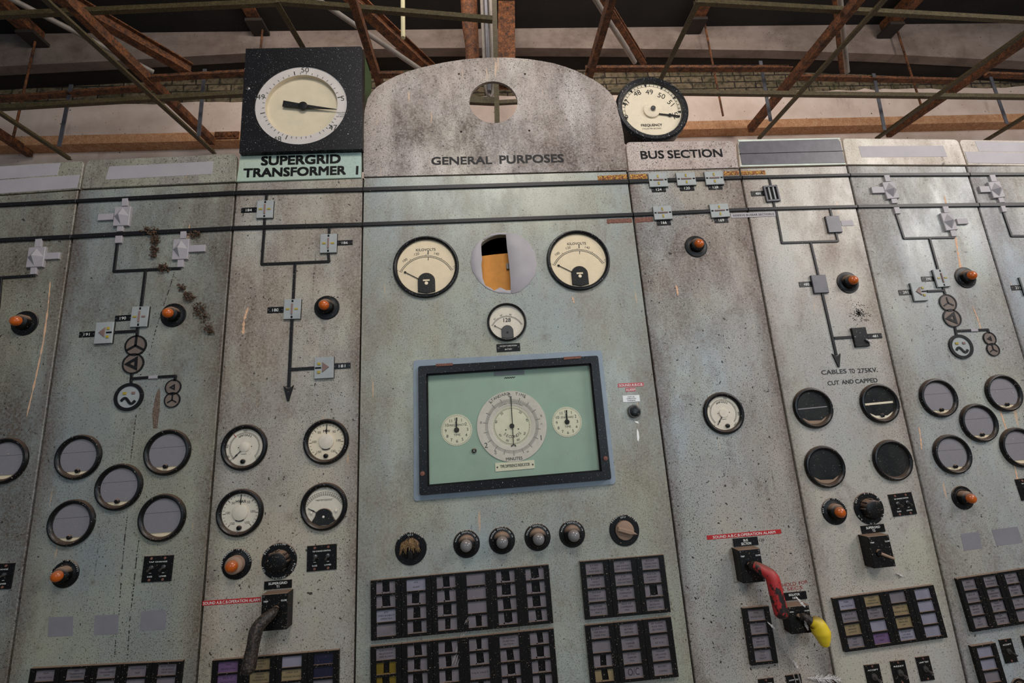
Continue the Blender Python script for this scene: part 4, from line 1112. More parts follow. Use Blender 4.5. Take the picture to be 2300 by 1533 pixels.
lamp((1048,1220.6), 60, 65.5, (1045,1225.6), 'clear lamp lettered MAIN 1, first from the left in the row', 'clear_lens', GW, 'MAIN 1|BUSBAR PROTECTION IN', False, .66)
lamp((1127.5,1212.6), 58.6, 65, (1127,1218), 'clear lamp lettered MAIN 2, second from the left in the row', 'clear_lens', GW, 'MAIN 2|BUSBAR PROTECTION IN', False, .66)
lamp((1207.4,1205.5), 58.5, 65, (1208,1211), 'clear lamp lettered RESERVE 1, third from the left in the row', 'clear_lens', GW, 'RESERVE 1|BUSBAR PROTECTION IN', False, .66)
lamp((1285,1198), 58, 64.4, (1288,1203), 'clear lamp lettered RESERVE 2, last in the row', 'clear_lens', GW, 'RESERVE 2|BUSBAR PROTECTION IN', False, .66)

def pointer_knob(c, wp, hp, label, ring, rot, dusty):
    x, z, R = crc(c, wp, hp, .003)
    r = empty('pointer_knob', x, z); tag(r, label, 'knob', 'pointer knobs on the middle panel')
    b = MB(); b.lathe([(R, 0), (R, .003), (R * .97, .0045), (0, .0045)], 40); b.build('base_disc', 'bakelite', r)
    t = MB(); s1, s2 = ring.split('|'); t.arc_text(s1, R * .11, R * .97, 90, .005, step=8); t.arc_text(s2, R * .11, R * .82, 90, .005, step=9); t.build('lettering', 'lettering_white', r, smooth=False)
    k = MB(); k.lathe([(R * .62, .0045), (R * .60, .014), (R * .52, .017), (0, .017)], 28)
    c_, s_ = math.cos(rot), math.sin(rot)
    P = [(-R * .55, -R * .14), (R * .30, -R * .16), (R * .78, 0), (R * .30, R * .16), (-R * .55, R * .14)]
    k.prism([(a * c_ - b_ * s_, a * s_ + b_ * c_) for a, b_ in P], .014, .034, .004)
    k.build('knob', dusty, r)
    if rot > 1:   # caked droppings and straw over the left knob
        random.seed(3); d = MB()
        for i in range(110):
            x_ = random.uniform(-.66, .60); top = .62 - .55 * x_ * x_ + random.uniform(-.12, .06); L = random.uniform(.35, .85) * (1 - abs(x_) * .35)
            a0 = (R * x_ * .8, R * top, random.uniform(.012, .036)); a2 = (R * (x_ + random.uniform(-.10, .10)), R * (top - L), random.uniform(.008, .034))
            d.tube([a0, ((a0[0] + a2[0]) / 2, (a0[1] + a2[1]) / 2, .036 - .010 * abs(x_)), a2], [R * .030, R * .034, R * .010], 5)
        d.build('caked_straw', rusty('caked straw', (96, 72, 48), (158, 124, 80), (60, 42, 28), 70), r)
pointer_knob((922.7,1231), 71.6, 77.5, 'pointer knob caked with droppings and straw, left of the clear lamps', 'MIMIC DIAGRAM|OFF', math.radians(95), 'bakelite')
pointer_knob((1402.4,1190), 66.7, 74.5, 'pointer knob under cobweb and dust, right of the clear lamps', 'FREQUENCY METER|OFF', math.radians(-18), 'lamp_body_dusty')

def rotary(c, wp, hp, face, label, words_):
    x, z, R = crc(c, wp, hp, .003)
    r = empty('rotary_switch', x, z); tag(r, label, 'switch', 'rotary phase switches')
    b = MB(); b.lathe([(R, 0), (R, .003), (R * .97, .005), (0, .005)], 48); b.build('base_disc', 'bakelite', r)
    t = MB()
    for s, a in words_: t.arc_text(s, R * .10, R * .93, a, .0056, step=7.5)
    t.build('lettering', 'lettering_white', r, smooth=False)
    k = MB(); n = 48; prof = [(R * .62, .005), (R * .60, .020), (R * .56, .034), (R * .45, .038), (0, .036)]
    k.lathe(prof, n)
    for i in range(8):
        a = math.radians(i * 45); k.lathe([(R * .09, .008), (R * .09, .030), (0, .033)], 8, R * .57 * math.cos(a), R * .57 * math.sin(a))
    k.build('knob', 'bakelite', r)
    m = MB(); m.arc(R * .40, R * .43, 0, 360, .0375, 32); m.build('knob_ring', 'black_metal', r)
rotary((627,1259), 80.4, 84.3, (617.5,1262), 'large black rotary switch above the SUPERGRID T1 trip switch', [('YELLOW', 90), ('RED', 40), ('BLUE', 140), ('OFF', 205), ('NEUTRAL', 270), ('BLUE', 335)])
rotary((1952,1141), 66.4, 74, (1969,1143), 'large black rotary switch under the black meters', [('R-Y', 90), ('B-R', 35), ('OFF', 145), ('R-N', 215), ('Y-N', 270), ('B-N', 325)])

def push_button():
    x, z = pix((1423.5, 923.5)); r = empty('push_button', x, z); tag(r, 'small black push button with chrome collar under the white OPERATION WARNING plate', 'button')
    R = crc((1423, 923), 29, 30)[2]
    a = MB(); a.lathe([(R, 0), (R, .012), (R * .93, .015), (R * .78, .016), (R * .74, .013)], 28); a.f.pop(); a.mi.pop(); a.build('collar', 'chrome', r)
    MB().lathe([(R * .74, .006), (R * .72, .018), (R * .6, .0195), (0, .019)], 24).build('button', 'bakelite_clean', r)
push_button()

# ------------------------------------------------------------------ flat plates with words
def word_plate(name, c, rows, label, cat, mat, text_mat, thick=.0016, screws=False, group=None, name_t='lettering'):
    x, z, w, h, t = rect(c, thick)
    r = empty(name, x, z, 0, t); tag(r, label, cat, group)
    MB().prism(rounded(w, h, min(w, h) * .06, 2), 0, thick, .0003, back=True).build('plate', mat, r, smooth=False)
    m = MB(); n = len(rows)
    for i, (s, frac, hf) in enumerate(rows):
        v = h * (.5 - (i + .5) / n) * .86 - h * hf * .5
        m.text(s, h * hf, 0, v, thick + .0003, width=w * frac, bold=0.0 if name == 'number_plate' else .006)
    m.build(name_t, text_mat, r, smooth=False)
    if screws:
        for u in (-w * .43, w * .43): MB().lathe([(h * .09, thick), (h * .08, thick + .0006), (0, thick + .0008)], 8, u, 0).build('screw', 'grey_steel', r)
    return r
word_plate('embossed_tape', [(454.4,1349),(586,1340),(586,1351),(454.4,1360)], [('SOUND A.B.C.B.OPERATION ALARM', .97, .62)], 'red embossed SOUND A.B.C.B.OPERATION ALARM tape, left of the SUPERGRID T1 switch', 'tape', 'red_tape', 'lettering_white', .0009)
word_plate('embossed_tape', [(1587.4,1202),(1754.4,1188),(1754.4,1197.4),(1588,1212)], [('SOUND A.B.C.B.OPERATION ALARM', .84, .62)], 'red embossed SOUND A.B.C.B.OPERATION ALARM tape, above the BUS SECTION switch', 'tape', 'red_tape', 'lettering_white', .0009)
word_plate('embossed_tape', [(1388,861),(1446,858),(1446,867),(1388,869.5)], [('SOUND A.B.C.B.', .92, .62)], 'short red embossed tape reading SOUND A.B.C.B. near the push button', 'tape', 'red_tape', 'lettering_white', .0009)
word_plate('embossed_tape', [(1404.7,870.8),(1427.4,869.8),(1428,878),(1405,879.7)], [('ALARM', .9, .62)], 'short red embossed tape reading only ALARM near the push button', 'tape', 'red_tape', 'lettering_white', .0009)
word_plate('word_plate', [(1398.7,888),(1436.6,886.5),(1437,901),(1399,903)], [('A.B.C.B.', .42, .20), ('OPERATION', .55, .20), ('WARNING', .48, .20)], 'small white plate reading A.B.C.B. OPERATION WARNING', 'plate', 'white_plate', 'lettering_black', .002)
word_plate('word_plate', [(1115,772.5),(1168,769.5),(1168.6,787.5),(1115.8,790.5)], [('110 VOLT SUBSTATION', .72, .16), ('BATTERY', .30, .16)], 'small black plate reading 110 VOLT SUBSTATION BATTERY under the 128 meter', 'plate', 'bakelite', 'lettering_white', .002, True)
word_plate('word_plate', [(1641.3,478.5),(1743,475),(1743.6,484.7),(1642,489.5)], [('RESERVE BUSBAR SECTION 2', .90, .42)], 'long grey worn plate reading RESERVE BUSBAR SECTION 2 beside indicator 169', 'plate', 'tape_grey', 'lettering_black', .002, True)
GN = 'number plates'
for s, c, where in (('184', [(541.8,466.5),(577,465),(576,476.3),(541,478)], 'left of an upper indicator on the SUPERGRID panel'), ('186', [(757,540),(792,538),(792,549.6),(757,551)], 'right of a lower indicator on the SUPERGRID panel'),
        ('180', [(601,689.4),(637,688),(636,702),(600,703)], 'in the middle of the SUPERGRID panel'), ('181', [(749,816),(787.5,813.6),(787.5,826.7),(749,829)], 'right of the triangle indicator on the SUPERGRID panel'),
        ('190', [(258.8,709),(295,705.6),(294,719.6),(257,721.8)], 'on the left panel'), ('191', [(178,744.8),(213,743),(211.5,756),(177,757.7)], 'on the left panel, left of a triangle indicator'),
        ('124', [(1463.5,420),(1495,418.4),(1496,430.4),(1464,431.5)], 'first from the left in the BUS SECTION row'), ('120', [(1526.7,416.5),(1559,415),(1559.5,427.7),(1527.5,428.8)], 'second in the BUS SECTION row'),
        ('128', [(1590.8,414.8),(1622.5,413.4),(1623,425),(1591.5,426)], 'third in the BUS SECTION row'), ('166', [(1475,494),(1506.5,492),(1507,505.2),(1476,506.2)], 'on the lower bus bar, left'),
        ('169', [(1604,488.5),(1635.5,487),(1636,499.5),(1605,500.8)], 'on the lower bus bar, right'), ('484', [(1686.4,429.4),(1717,427.7),(1718.5,439.4),(1687.8,440.6)], 'under the dark taped header'),
        ('480', [(1793.6,633),(1826,631),(1828,643.2),(1796.4,644.6)], 'left of a dark square indicator'), ('481', [(1947,749.5),(1979.7,747.6),(1982.4,759),(1952,760.8)], 'right of a dark square indicator'),
        ('290', [(2068.4,621),(2099,619.7),(2102,631),(2071.5,632)], 'on the panel right of the dark header'), ('291', [(2017,651),(2047,649.5),(2050,661.4),(2020.8,663)], 'left of a triangle indicator at the right'),
        ('211', [(2270,640.5),(2299,639),(2301.5,650.5),(2273,652)], 'cut by the right edge of the photo')):
    word_plate('number_plate', c, [(s, .38, .50)], f'small black number plate reading {s}, {where}', 'number plate', 'bakelite_clean', 'lettering_white', .0016, True, GN)
word_plate('blank_plate', [(1889,495),(1916,494),(1917.7,506),(1891,507)], [(' ', .1, .1)], 'blank white plate right of the grey speckled indicator', 'plate', 'tape_grey', 'lettering_black', .0016)

def tap_plate(c, label, words_=('TAP CHANGE CONTROL', 'RAISE', 'LOWER'), crud=False):
    x, z, w, h, t = rect(c, .004)
    r = empty('tap_change_plate', x, z, 0, t); tag(r, label, 'switch plate', 'tap change switch plates')
    MB().box(-w/2, w/2, -h/2, h/2, 0, .004, .0005).build('plate', 'bakelite', r, smooth=False)
    m = MB(); m.text(words_[0], h * .055, 0, h * .24, .0046, width=w * .62, bold=.01)
    m.text(words_[1], h * .06, -w * .23, -h * .32, .0046, bold=.01); m.text(words_[2], h * .06, w * .21, -h * .32, .0046, bold=.01)
    m.bar((-w * .27, -h * .16), (-w * .19, -h * .16), h * .015, .0045, .0047); m.bar((w * .17, -h * .16), (w * .25, -h * .16), h * .015, .0045, .0047)
    m.build('lettering', 'lettering_white', r, smooth=False)
    for s in (-1, 1):
        k = MB(); k.lathe([(w * .075, .004), (w * .07, .007), (w * .045, .008), (0, .008)], 14, s * w * .21, h * .06)
        k.tube([(s * w * .21, h * .06, .006), (s * w * .20, h * .00, .020), (s * w * .20, -h * .03, .026)], [w * .03, w * .035, w * .045], 8)
        k.build('toggle', 'chrome', r)
    for u, v in ((-.24, .40), (.22, .40), (-.24, -.42), (.22, -.42)):
        s = MB(); s.lathe([(w * .045, .004), (w * .04, .006), (0, .0065)], 10, u * w, v * h); s.build('screw', 'rust_patch_dull', r)
tap_plate([(323,1249.5),(389,1245),(384.6,1305),(317.6,1307)], 'black TAP CHANGE switch plate below the paper blanked meters on the left panel', ('TAP CHANGE', 'RAISE', 'LOWER'))
tap_plate([(-35,1266.5),(31,1263.5),(25.5,1321.5),(-41,1325)], 'black tap change switch plate cut by the left edge of the photo', ('TAP CHANGE', 'RAISE', 'LOWER'))
tap_plate([(690,1226),(756,1220),(755.4,1278),(688.4,1283.5)], 'black TAP CHANGE CONTROL switch plate on the SUPERGRID panel')
tap_plate([(1996,1110),(2048,1104),(2059.4,1153.4),(2007,1160.5)], 'black TAP CHANGE CONTROL switch plate under the black meters')
tap_plate([(2282.5,1076),(2335,1069),(2347,1117),(2294,1124)], 'black switch plate cut by the right edge of the photo')
# ------------------------------------------------------------------ mimic diagram: lines, symbols, indicators
def mimic(i, label, lines, width_px=5.2, arrows=(), blanks=()):
    """one branch of the diagram on one panel: a strip for each straight leg"""
    p0 = pix(lines[0][0]); r = empty('mimic_line', p0[0], p0[1]); tag(r, label, 'mimic line', 'mimic diagram lines')
    for k, (a, b) in enumerate(lines):
        A, B = Vector(pix(a, .003)) - Vector(p0), Vector(pix(b, .003)) - Vector(p0)
        wd = width_px / F * 2.0 * 1.22
        MB().bar(A, B, wd, 0, .005 + .0002 * (k % 3), .001, wd * .2).build('strip', 'mimic', r, smooth=False)
    for a, b, hw in arrows:
        A, B = Vector(pix(a, .003)) - Vector(p0), Vector(pix(b, .003)) - Vector(p0); d = (B - A).normalized(); n = Vector((-d.y, d.x)); L = (B - A).length
        hh = hw / F * 2.0 * 1.22
        MB().prism([tuple(A + n * hh - d * L * .02), tuple(A + d * L * .16 + n * hh * .3), tuple(A + d * L * .16 - n * hh * .3), tuple(A - n * hh - d * L * .02), tuple(B - n * hh * .18), tuple(B + n * hh * .18)][::-1], 0, .006, .001).build('arrow_head', 'mimic', r, smooth=False)
    for a, b in blanks:
        A, B = Vector(pix(a, .003)) - Vector(p0), Vector(pix(b, .003)) - Vector(p0)
        MB().bar(A, B, width_px / F * 2.9, 0, .0058, .0008).build('gap_tape', 'tape_grey', r, smooth=False)
mimic(2, 'mimic line from the upper bus bar through indicator 184', [((598.6,437),(597.6,449)), ((594.4,489),(593.8,505))])
mimic(2, 'forked mimic line below indicators 184 and 186 on the SUPERGRID panel', [((593.4,516),(587.8,592)), ((587.8,593),(738.6,586.8)), ((738.8,586.5),(737,567)), ((739.6,509),(739,524)), ((662.5,592),(658.6,671))])
mimic(2, 'mimic line ending in an arrow above the AMPERES meter on the SUPERGRID panel', [((655.8,716),(648.5,868)), ((653,829.4),(706.6,826))], 5.8, [((648.2,866),(647,900),9)])
mimic(1, 'forked mimic line under the grey covers on the left panel', [((263.4,546),(255.7,608.5)), ((255.7,609),(405,602)), ((326.6,608),(317,687))])
mimic(1, 'mimic line below indicators 190 and 191 on the left panel', [((309,734),(307.5,754)), ((252.5,746),(306,743))])
mimic(1, 'mimic line between the transformer circles and the generator circle on the left panel', [((295.5,839),(294,860)), ((296,849.8),(334,847)), ((355,846),(395,843.8)), ((394.3,844),(392.5,854))], 4.8, blanks=[((334,847),(355,846))])
mimic(0, 'mimic line at the left edge of the photo', [((76,618.6),(0,623.5)), ((1.5,624),(-4,690))])
mimic(5, 'mimic line through indicator 484 under the dark header', [((1728,401),(1731,415)), ((1737.3,451),(1740,466))], 4.6)
mimic(5, 'forked mimic line above indicator 480', [((1744,474),(1756.7,545)), ((1756.7,545),(1882,541)), ((1882,541),(1877.4,521)), ((1864.5,468),(1868,485)), ((1821.4,546),(1838,617))], 4.6)
mimic(5, 'mimic line ending in an arrow above the CABLES TO 275KV writing', [((1847,657),(1878.4,796)), ((1874.7,758.8),(1918,756))], 5.2, [((1878,794),(1884,824),8.5)])
mimic(6, 'forked mimic line above indicator 290', [((2013,481),(2030.8,534.8)), ((2030.8,534.8),(2143,532.7)), ((2088,535),(2107,604))], 4.6)
mimic(6, 'mimic line below indicators 290 and 291', [((2118.4,644),(2123.4,661)), ((2083,653.6),(2121,652))], 4.6)
mimic(6, 'mimic line between the transformer circles and the generator circle at the right', [((2145,734),(2148.4,751)), ((2148,742.8),(2180,741.5)), ((2196,740.8),(2219.5,739.7)), ((2219,740),(2221,747))], 4.6, blanks=[((2180,741.5),(2196,740.8))])
mimic(7, 'mimic line at the right edge of the photo', [((2253,474),(2272,529.6)), ((2272,529.6),(2340,530))], 4.6)

def symbol(kind, c, wp, hp, label, cat='symbol'):
    x, z, R = crc(c, wp, hp, .003)
    r = empty({'star': 'star_symbol', 'delta': 'delta_symbol', 'wave': 'generator_symbol'}[kind], x, z); tag(r, label, cat)
    th = .30 if kind == 'wave' else .13
    if kind == 'wave': th = .23
    hgt = .007 if kind == 'wave' else .005
    MB().lathe([(R * .98, 0), (R * .98, hgt * .55), (0, hgt * .55)], 36).build('disc', 'indicator_grey' if kind == 'wave' else 'mimic_face', r)
    m = MB(); m.lathe([(R, 0), (R, hgt), (R * (1 - th), hgt), (R * (1 - th), hgt * .5)], 40); m.f.pop(); m.mi.pop(); m.build('ring', 'mimic', r)
    g = MB(); w0, w1 = hgt * .5, hgt
    small = wp < 40
    if kind == 'star':
        b = R * (.14 if small else .20); f = (.62 if small else .88)
        for a in (90, 210, 330): g.bar((0, 0), (R * f * math.cos(math.radians(a)), R * f * math.sin(math.radians(a))), b, w0, w1, 0, R * .03)
    elif kind == 'delta':
        f = (.45 if small else .80); a0 = 60
        P = [(R * f * math.cos(math.radians(a)), R * f * math.sin(math.radians(a))) for a in (62, 182, 302)]
        Q = [(p[0] * .36, p[1] * .36) for p in P]
        g.plate_holes(P, [Q], w0, w1)
    else:
        pts = [(-.48 + .96 * t / 24, -.28 + .20 * math.sin(2 * math.pi * t / 24) * 1.05) for t in range(25)]
        hw = .085
        L, Rr = [], []
        for i, p in enumerate(pts):
            a = Vector(pts[max(i - 1, 0)]); b = Vector(pts[min(i + 1, 24)]); d = (b - a).normalized(); n = Vector((-d.y, d.x)) * hw
            L.append(((p[0] + n.x) * R, (p[1] + n.y) * R)); Rr.append(((p[0] - n.x) * R, (p[1] - n.y) * R))
        g.prism(L + Rr[::-1], w0, w1)
    g.build('mark', 'mimic', r, smooth=False)
    if kind == 'wave':
        for s, mt in ((-1, 'yellow_lens'), (1, 'semaphore')):
            MB().box(R * (s * .30 - .12), R * (s * .30 + .12), R * .18, R * .36, w0, w1, .0006).build('lens', mt, r, smooth=False)
symbol('star', (304.7,775.5), 51, 45, 'large star symbol circle on the left panel')
symbol('delta', (299,816), 51, 45.5, 'large delta symbol circle on the left panel, above the generator circle')
symbol('wave', (289.7,891), 66, 63.5, 'thick ringed generator symbol with a wave on the left panel')
symbol('delta', (388.8,869), 37, 35, 'small delta symbol circle on the left panel')
symbol('star', (386.7,897.6), 37, 35, 'small star symbol circle on the left panel')
symbol('star', (2129.3,679.8), 39, 39, 'large star symbol circle on the panel right of the dark header')
symbol('delta', (2138.7,714), 40, 42, 'large delta symbol circle on the panel right of the dark header')
symbol('wave', (2158,778), 53, 54.5, 'thick ringed generator symbol with a wave at the right')
symbol('delta', (2223,760), 29.5, 29, 'small delta symbol circle at the right')
symbol('star', (2230.7,784.5), 28.5, 30, 'small star symbol circle at the right')

def indicator(kind, c, label, grp='mimic indicators', mat='indicator_grey', lens=('yellow_lens', 'yellow_lens')):
    x, z, w, h, t = rect(c, .011)
    r = empty('indicator', x, z, 0, t); tag(r, label, 'indicator', grp)
    MB().box(-w * .50, w * .515, -h * .505, h * .50, 0, .005, .0008).build('base_plate', 'indicator_dark', r, smooth=False)
    if kind == 'open':
        m = MB(); m.plate_holes([(-w/2, -h/2), (w/2, -h/2), (w/2, h/2), (-w/2, h/2)], [[(-w * .39, -h * .40), (w * .39, -h * .40), (w * .39, h * .40), (-w * .39, h * .40)]], .004, .011)
        m.build('frame', 'tape_dark', r, smooth=False)
        for u in (-.14, .18): MB().box(w * (u - .05), w * (u + .05), -h * .39, h * .39, .005, .0105, .001).build('bar', 'indicator_grey', r, smooth=False)
        return
    MB().box(-w/2, w/2, -h/2, h/2, .0045, .011, .0014).build('face_plate', mat, r, smooth=False)
    if kind == 'plain': return
    hz = kind == 'horizontal'
    S = (lambda a, b: (b * 1.0, a)) if hz else (lambda a, b: (a, b))
    def bx(name, a0, a1, b0, b1, mt, w1, ch=.0003):
        u = sorted((a0, a1)); v = sorted((b0, b1))
        if hz: u, v = [q * w for q in v], [q * h for q in u]
        else: u, v = [q * w for q in u], [q * h for q in v]
        return MB().box(u[0], u[1], v[0], v[1], .0108, w1, ch).build(name, mt, r, smooth=False)
    if kind in ('vertical', 'horizontal'):
        bx('bar', -.045, .045, -.27, .27, 'semaphore', .015, .001)
        bx('slot', -.055, .055, .34, .46, 'indicator_dark', .0116); bx('slot', -.055, .055, -.46, -.34, 'indicator_dark', .0116)
        bx('lens', -.36, -.15, -.045, .035, lens[0], .0132); bx('lens', .15, .36, -.045, .035, lens[1], .0132)
    else:
        s = 1 if kind == 'right' else -1
        MB().prism([(s * -.08 * w, -.22 * h), (s * .28 * w, .02 * h), (s * -.08 * w, .26 * h)], .0108, .0142, .0012).build('bar', 'semaphore', r, smooth=False)
        for v in (.19, -.20): MB().box(w * (s * -.25 - .08), w * (s * -.25 + .08), h * (v - .06), h * (v + .06), .0108, .0142, .0008).build('lens', 'yellow_lens', r, smooth=False)
        u = sorted((s * -.46 * w, s * -.14 * w)); MB().box(u[0], u[1], -.04 * h, .04 * h, .0108, .0116).build('slot', 'indicator_dark', r, smooth=False)
def ind(kind, c, n, where, **k): indicator(kind, c, f'{"grey" if "mat" not in k else "dark speckled"} square indicator {where}', **k)
ind('vertical', [(577.7,450),(614,449),(611.7,488.6),(575,489.2)], 184, 'beside number plate 184')
ind('vertical', [(719.6,525.6),(756.8,524),(755,566.7),(717.6,567.5)], 186, 'beside number plate 186')
ind('vertical', [(638.7,671.7),(676,670.8),(673.6,715.3),(635.4,716.5)], 180, 'beside number plate 180')
ind('right', [(706.6,802.5),(750,800),(748,848),(705,850.5)], 181, 'with a triangle pointing right, beside number plate 181')
ind('vertical', [(298,688.5),(334,687),(329,733),(289,734)], 190, 'beside number plate 190', lens=('yellow_lens', 'semaphore'))
ind('left', [(215.6,724),(255,721.8),(250,769.8),(210,772)], 191, 'with a triangle pointing left, beside number plate 191')
ind('horizontal', [(1456.6,389),(1498.5,387.7),(1500,418),(1459,419.6)], 124, 'above number plate 124')
ind('horizontal', [(1519,387.7),(1562,386),(1563,414.8),(1521.5,416)], 120, 'above number plate 120')
ind('horizontal', [(1582.5,385),(1623.5,383.5),(1626,412.7),(1586,414.8)], 128, 'above number plate 128')
ind('horizontal', [(1467,463),(1508,461),(1510.4,491),(1469.7,493)], 166, 'above number plate 166')
ind('horizontal', [(1594,458.5),(1635.7,456),(1639.4,485.7),(1598,488.5)], 169, 'above number plate 169')
indicator('open', [(1716,417),(1747,414.4),(1752.5,450),(1722,452)], 'open framed indicator with two bars beside number plate 484')
indicator('plain', [(1853.8,484.7),(1884.7,484),(1893.5,520),(1862.8,522)], 'grey speckled square indicator beside the blank white plate', mat='tape_dark')
indicator('plain', [(1822,617.6),(1854.4,616.5),(1863.4,656),(1830,658)], 'dark speckled square indicator beside number plate 480', mat='tape_dark')
indicator('plain', [(1913,736),(1945,734),(1954.6,776),(1922.7,779)], 'black square indicator beside number plate 481, with a white fluff', mat='bakelite_clean')
ind('vertical', [(2096,605),(2125.8,603),(2135.6,642),(2107,644.7)], 290, 'beside number plate 290')
ind('left', [(2045.4,635),(2076.3,633.6),(2086,674),(2055,675.6)], 291, 'with a triangle pointing left, beside number plate 291')
indicator('vertical', [(2293,622),(2322,620),(2331,660),(2302,662)], 'indicator cut by the right edge of the photo, beside number plate 211')

def cover(c, arms, label):
    x, z, w, h, t = rect(c, .012)
    r = empty('blanking_cover', x, z, 0, t); tag(r, label, 'cover', 'grey taped covers with a raised diamond')
    ct, st = math.cos(t), math.sin(t)
    MB().box(-w/2, w/2, -h/2, h/2, 0, .012, .002).build('box', 'tape_grey', r, smooth=False)
    b = .0122; ap = .032
    V = [(-w * .47, 0, b), (0, -h * .42, b), (w * .47, 0, b), (0, h * .42, b), (0, 0, ap)]
    MB().add(V, [(0, 1, 4), (1, 2, 4), (2, 3, 4), (3, 0, 4)]).build('diamond', 'tape_grey', r, smooth=False)
    for q in arms:
        ax, az, aw, ah, at_ = rect(q, .004)
        du, dv = ax - x, az - z; du, dv = du * ct + dv * st, -du * st + dv * ct
        a = at_ - t; ca, sa = math.cos(a), math.sin(a)
        P = [(-aw/2, -ah/2), (aw/2, -ah/2), (aw/2, ah/2), (-aw/2, ah/2)]
        MB().prism([(du + p * ca - s * sa, dv + p * sa + s * ca) for p, s in P], 0, .0095 if aw > ah * 1.3 else .0088, .001, back=True).build('tape_strip', 'tape_grey', r, smooth=False)
cover([(258.4,464),(292.6,462.5),(289,506),(252,507)], [bb(275,446,288.5,463,.8), bb(221.5,481,256,495,2), bb(264,506,278,520,.8), bb(260,530,275,546,.8)], 'grey taped cover hanging from the upper bus bar on the left panel')
cover([(388,537),(423.8,535),(421.5,581.5),(386,582.5)], [bb(406,520,419.5,536,.8), bb(422,551,462,566,2), bb(399.6,582,413,600,.8)], 'grey taped cover hanging from the lower bus bar on the left panel')
cover([(63.5,555),(102,553),(95.5,598.5),(57.5,600.3)], [bb(80,537,95,555,1), bb(98,568,135,582.5,2), bb(70,599,83.5,616,1)], 'grey taped cover on the far left panel')
cover([(1982.5,408.8),(2010.5,406),(2020.5,444),(1992.7,446.5)], [bb(1986,394,1998,408,.6), bb(1956.7,420.5,1990,434,1), bb(2001,445,2014,457,.6), bb(2008,466,2020,480,.6)], 'grey taped cover nearest the dark header at the right')
cover([(2113,478.6),(2139.5,476),(2152,515),(2125.5,517.5)], [bb(2117.5,464,2130,478,.6), bb(2148,491.5,2172,503.5,1), bb(2134,516,2146,531,.6)], 'grey taped cover streaked with droppings, below the lower bus bar at the right')
cover([(2220.7,408.5),(2247,406),(2257.5,442),(2231,444.5)], [bb(2223,393.5,2235.5,408,.6), bb(2199,419,2229,432,1), bb(2241.5,443,2253,455,.6), bb(2248,463,2258,476,.6)], 'grey taped cover on the far right panel')
